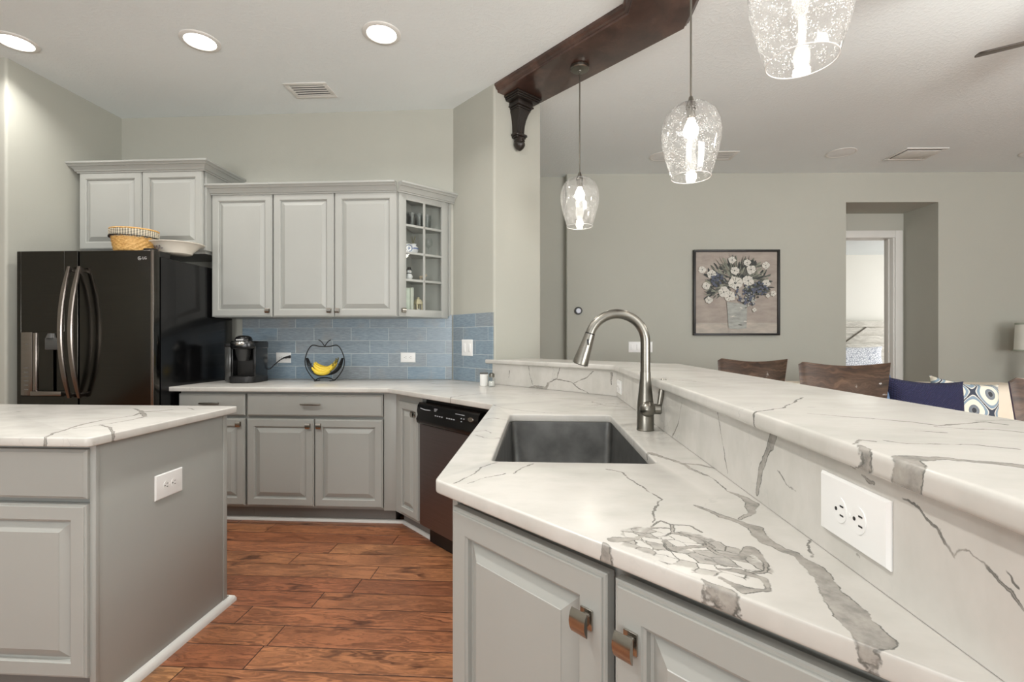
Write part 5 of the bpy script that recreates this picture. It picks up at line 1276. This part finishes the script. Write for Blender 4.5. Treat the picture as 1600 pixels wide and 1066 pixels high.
def ogee():
    m, g, b = mat('ogee_cloth'); p = g.obj(); s = g.new('ShaderNodeSeparateXYZ'); g.put(s, 0, p)
    X = g.math('MULTIPLY', s.outputs[0], 2*PI/.21); Z = g.math('MULTIPLY', s.outputs[2], 2*PI/.25)
    f = g.math('ABSOLUTE', g.math('ADD', g.math('COSINE', X), g.math('COSINE', Z)))
    f = g.math('ADD', f, g.math('MULTIPLY', g.math('SUBTRACT', g.noise(p, 30, 2), .5), .12))
    c = g.ramp(g.math('MULTIPLY', f, .5), [(0, rgb(58, 64, 78)), (.05, rgb(58, 64, 78)), (.06, rgb(214, 212, 202)), (.12, rgb(214, 212, 202)), (.13, rgb(132, 152, 168)), (.34, rgb(156, 170, 178)), (.35, rgb(230, 224, 208)), (.78, rgb(226, 218, 200)), (.79, rgb(116, 124, 132)), (.93, rgb(140, 142, 142)), (.95, rgb(60, 62, 68))], 'CONSTANT')
    g.put(b, 'Base Color', c); b.inputs['Roughness'].default_value = .85; return m
def pillow(name, lab, loc, w, h, d, rot, m, group='throw pillows on the sofa'):
    bm = BM(); cushion(bm, w, h, d, 16, 1.0); o = obj(name, bm, m, None, loc, angle=80); o.rotation_euler = rot
    return tag(o, lab, 'pillow', group)
pillow('throw_pillow', 'navy blue waffle weave throw pillow at the front of the sofa', (2.52, 3.36, .745), .50, .46, .17, (-.22, .07, -.05), navy())
pillow('throw_pillow', 'cream and blue ogee patterned throw pillow right of the navy one', (2.83, 3.44, .745), .42, .44, .16, (-.25, .14, -.10), ogee())
pillow('throw_pillow', 'blue denim throw pillow at the left end behind the middle stool', (2.22, 3.42, .75), .42, .44, .15, (-.25, -.12, .15), P('denim_blue', (92, 116, 146), .85, var=.15, vs=60))

# ------------------------------------------------------------------ table lamp on a side table
tl = (5.06, 5.30)
t = thing('side_table', 'small dark side table under the white lamp at the right edge', 'side table', (tl[0], tl[1], 0))
bm = BM(); lathe(bm, [(0, .60), (.27, .60), (.28, .61), (.28, .625), (.27, .635), (0, .635)], 36); obj('table_top', bm, M_stool, t)
for k in range(3):
    bm = BM(); a_ = k*2*PI/3; tube(bm, [(.12*math.cos(a_), .12*math.sin(a_), .602), (.22*math.cos(a_), .22*math.sin(a_), 0)], [.018, .013], 8); obj('leg', bm, M_stool, t)
t = thing('table_lamp', 'table lamp with white drum shade at the right edge', 'table lamp', (tl[0], tl[1], .6355))
bm = BM(); lathe(bm, [(0, 0), (.08, 0), (.08, .015), (.03, .03), (.05, .12), (.06, .22), (.04, .34), (.012, .38), (.012, .56), (0, .56)], 28); obj('base', bm, M_nickel, t)
M_shade = P('lamp_shade_linen', (236, 236, 228), .8, var=.02)
bm = BM(); lathe(bm, [(.168, .48), (.155, .765), (.152, .765), (.165, .48)], 40); obj('shade', bm, M_shade, t)
bm = BM(); lathe(bm, [(.166, .477), (.172, .477), (.172, .494), (.1665, .494)], 40); lathe(bm, [(.153, .752), (.159, .752), (.159, .770), (.152, .770)], 40); obj('shade_band', bm, P('band_sage', (176, 182, 168), .8), t)

# ------------------------------------------------------------------ bed in the room beyond the doorway
bx, by = 5.85, 9.70
t = thing('bed', 'whitewashed barn style bed seen through the doorway', 'bed', (bx, by, 0), -.06)
bm = BM()
for i in range(7): add_box(bm, -.95, .95, .02, .06, .40+i*.155, .40+i*.155+.152, .003)
hb = obj('headboard', bm, M_barn, t)
bm = BM(); add_box(bm, -1.0, 1.0, .0, .075, 1.485, 1.60, .006); add_box(bm, -1.0, -.9, -.0, .07, 0, 1.485, .004); add_box(bm, .9, 1.0, 0, .07, 0, 1.485, .004)
obj('headboard_frame', bm, M_barn, hb)
bm = BM(); add_box(bm, -.009, .009, .0, .022, -.30, .30, .001, M=Matrix.Translation((.10, 0, 1.30)) @ Matrix.Rotation(.92, 4, 'Y')); obj('diagonal_brace', bm, P('brace_dark', (94, 86, 74), .6), hb)
bm = BM(); add_box(bm, -.88, .88, -2.05, 0, .16, .28, .01); obj('bed_frame', bm, M_barn, t)
for x in (-.82, .82):
    for y in (-1.98, -.1):
        bm = BM(); add_box(bm, x-.04, x+.04, y-.04, y+.04, 0, .162, .004); obj('leg', bm, M_barn, t)
bm = BM(); add_box(bm, -.90, .90, -2.05, -.02, .28, .54, .06, 4); obj('mattress', bm, M_plate, t)
M_bedding = P('bedding_white', (228, 230, 236), .9, var=.03)
tag(obj('duvet', (lambda b_: (add_box(b_, bx-.98, bx+.98, by-2.14, by-.42, .545, .62, .035, 4), b_)[1])(BM()), M_bedding), 'white duvet spread on the bed beyond the doorway', 'bedding')
def sham():
    m, g, b = mat('sham_print'); p = g.obj(); vo = g.new('ShaderNodeTexVoronoi', feature='DISTANCE_TO_EDGE'); vo.inputs['Scale'].default_value = 26; g.put(vo, 'Vector', p)
    g.put(b, 'Base Color', g.mix(g.step(vo.outputs['Distance'], .1, .05), rgb(232, 233, 238), rgb(150, 156, 170))); b.inputs['Roughness'].default_value = .9; return m
pillow('bed_pillow', 'large grey printed pillow leaning on the headboard', (bx-.02, by-.32, .885), .95, .50, .20, (-.30, 0, -.06), sham(), 'pillows on the bed')
pillow('bed_pillow', 'white pillow with dark piping at the left of the bed', (bx-.72, by-.50, .87), .52, .46, .18, (-.30, .3, -.06), M_bedding, 'pillows on the bed')
bm = BM(); add_box(bm, bx-.30, bx+.40, by-1.35, by-.95, .622, .655, .014, 3); tag(obj('throw_blanket', bm, P('throw_grey', (128, 132, 132), .9, var=.25, vs=30, bump=(30, .6, .02))), 'grey knit throw folded on the duvet', 'blanket')
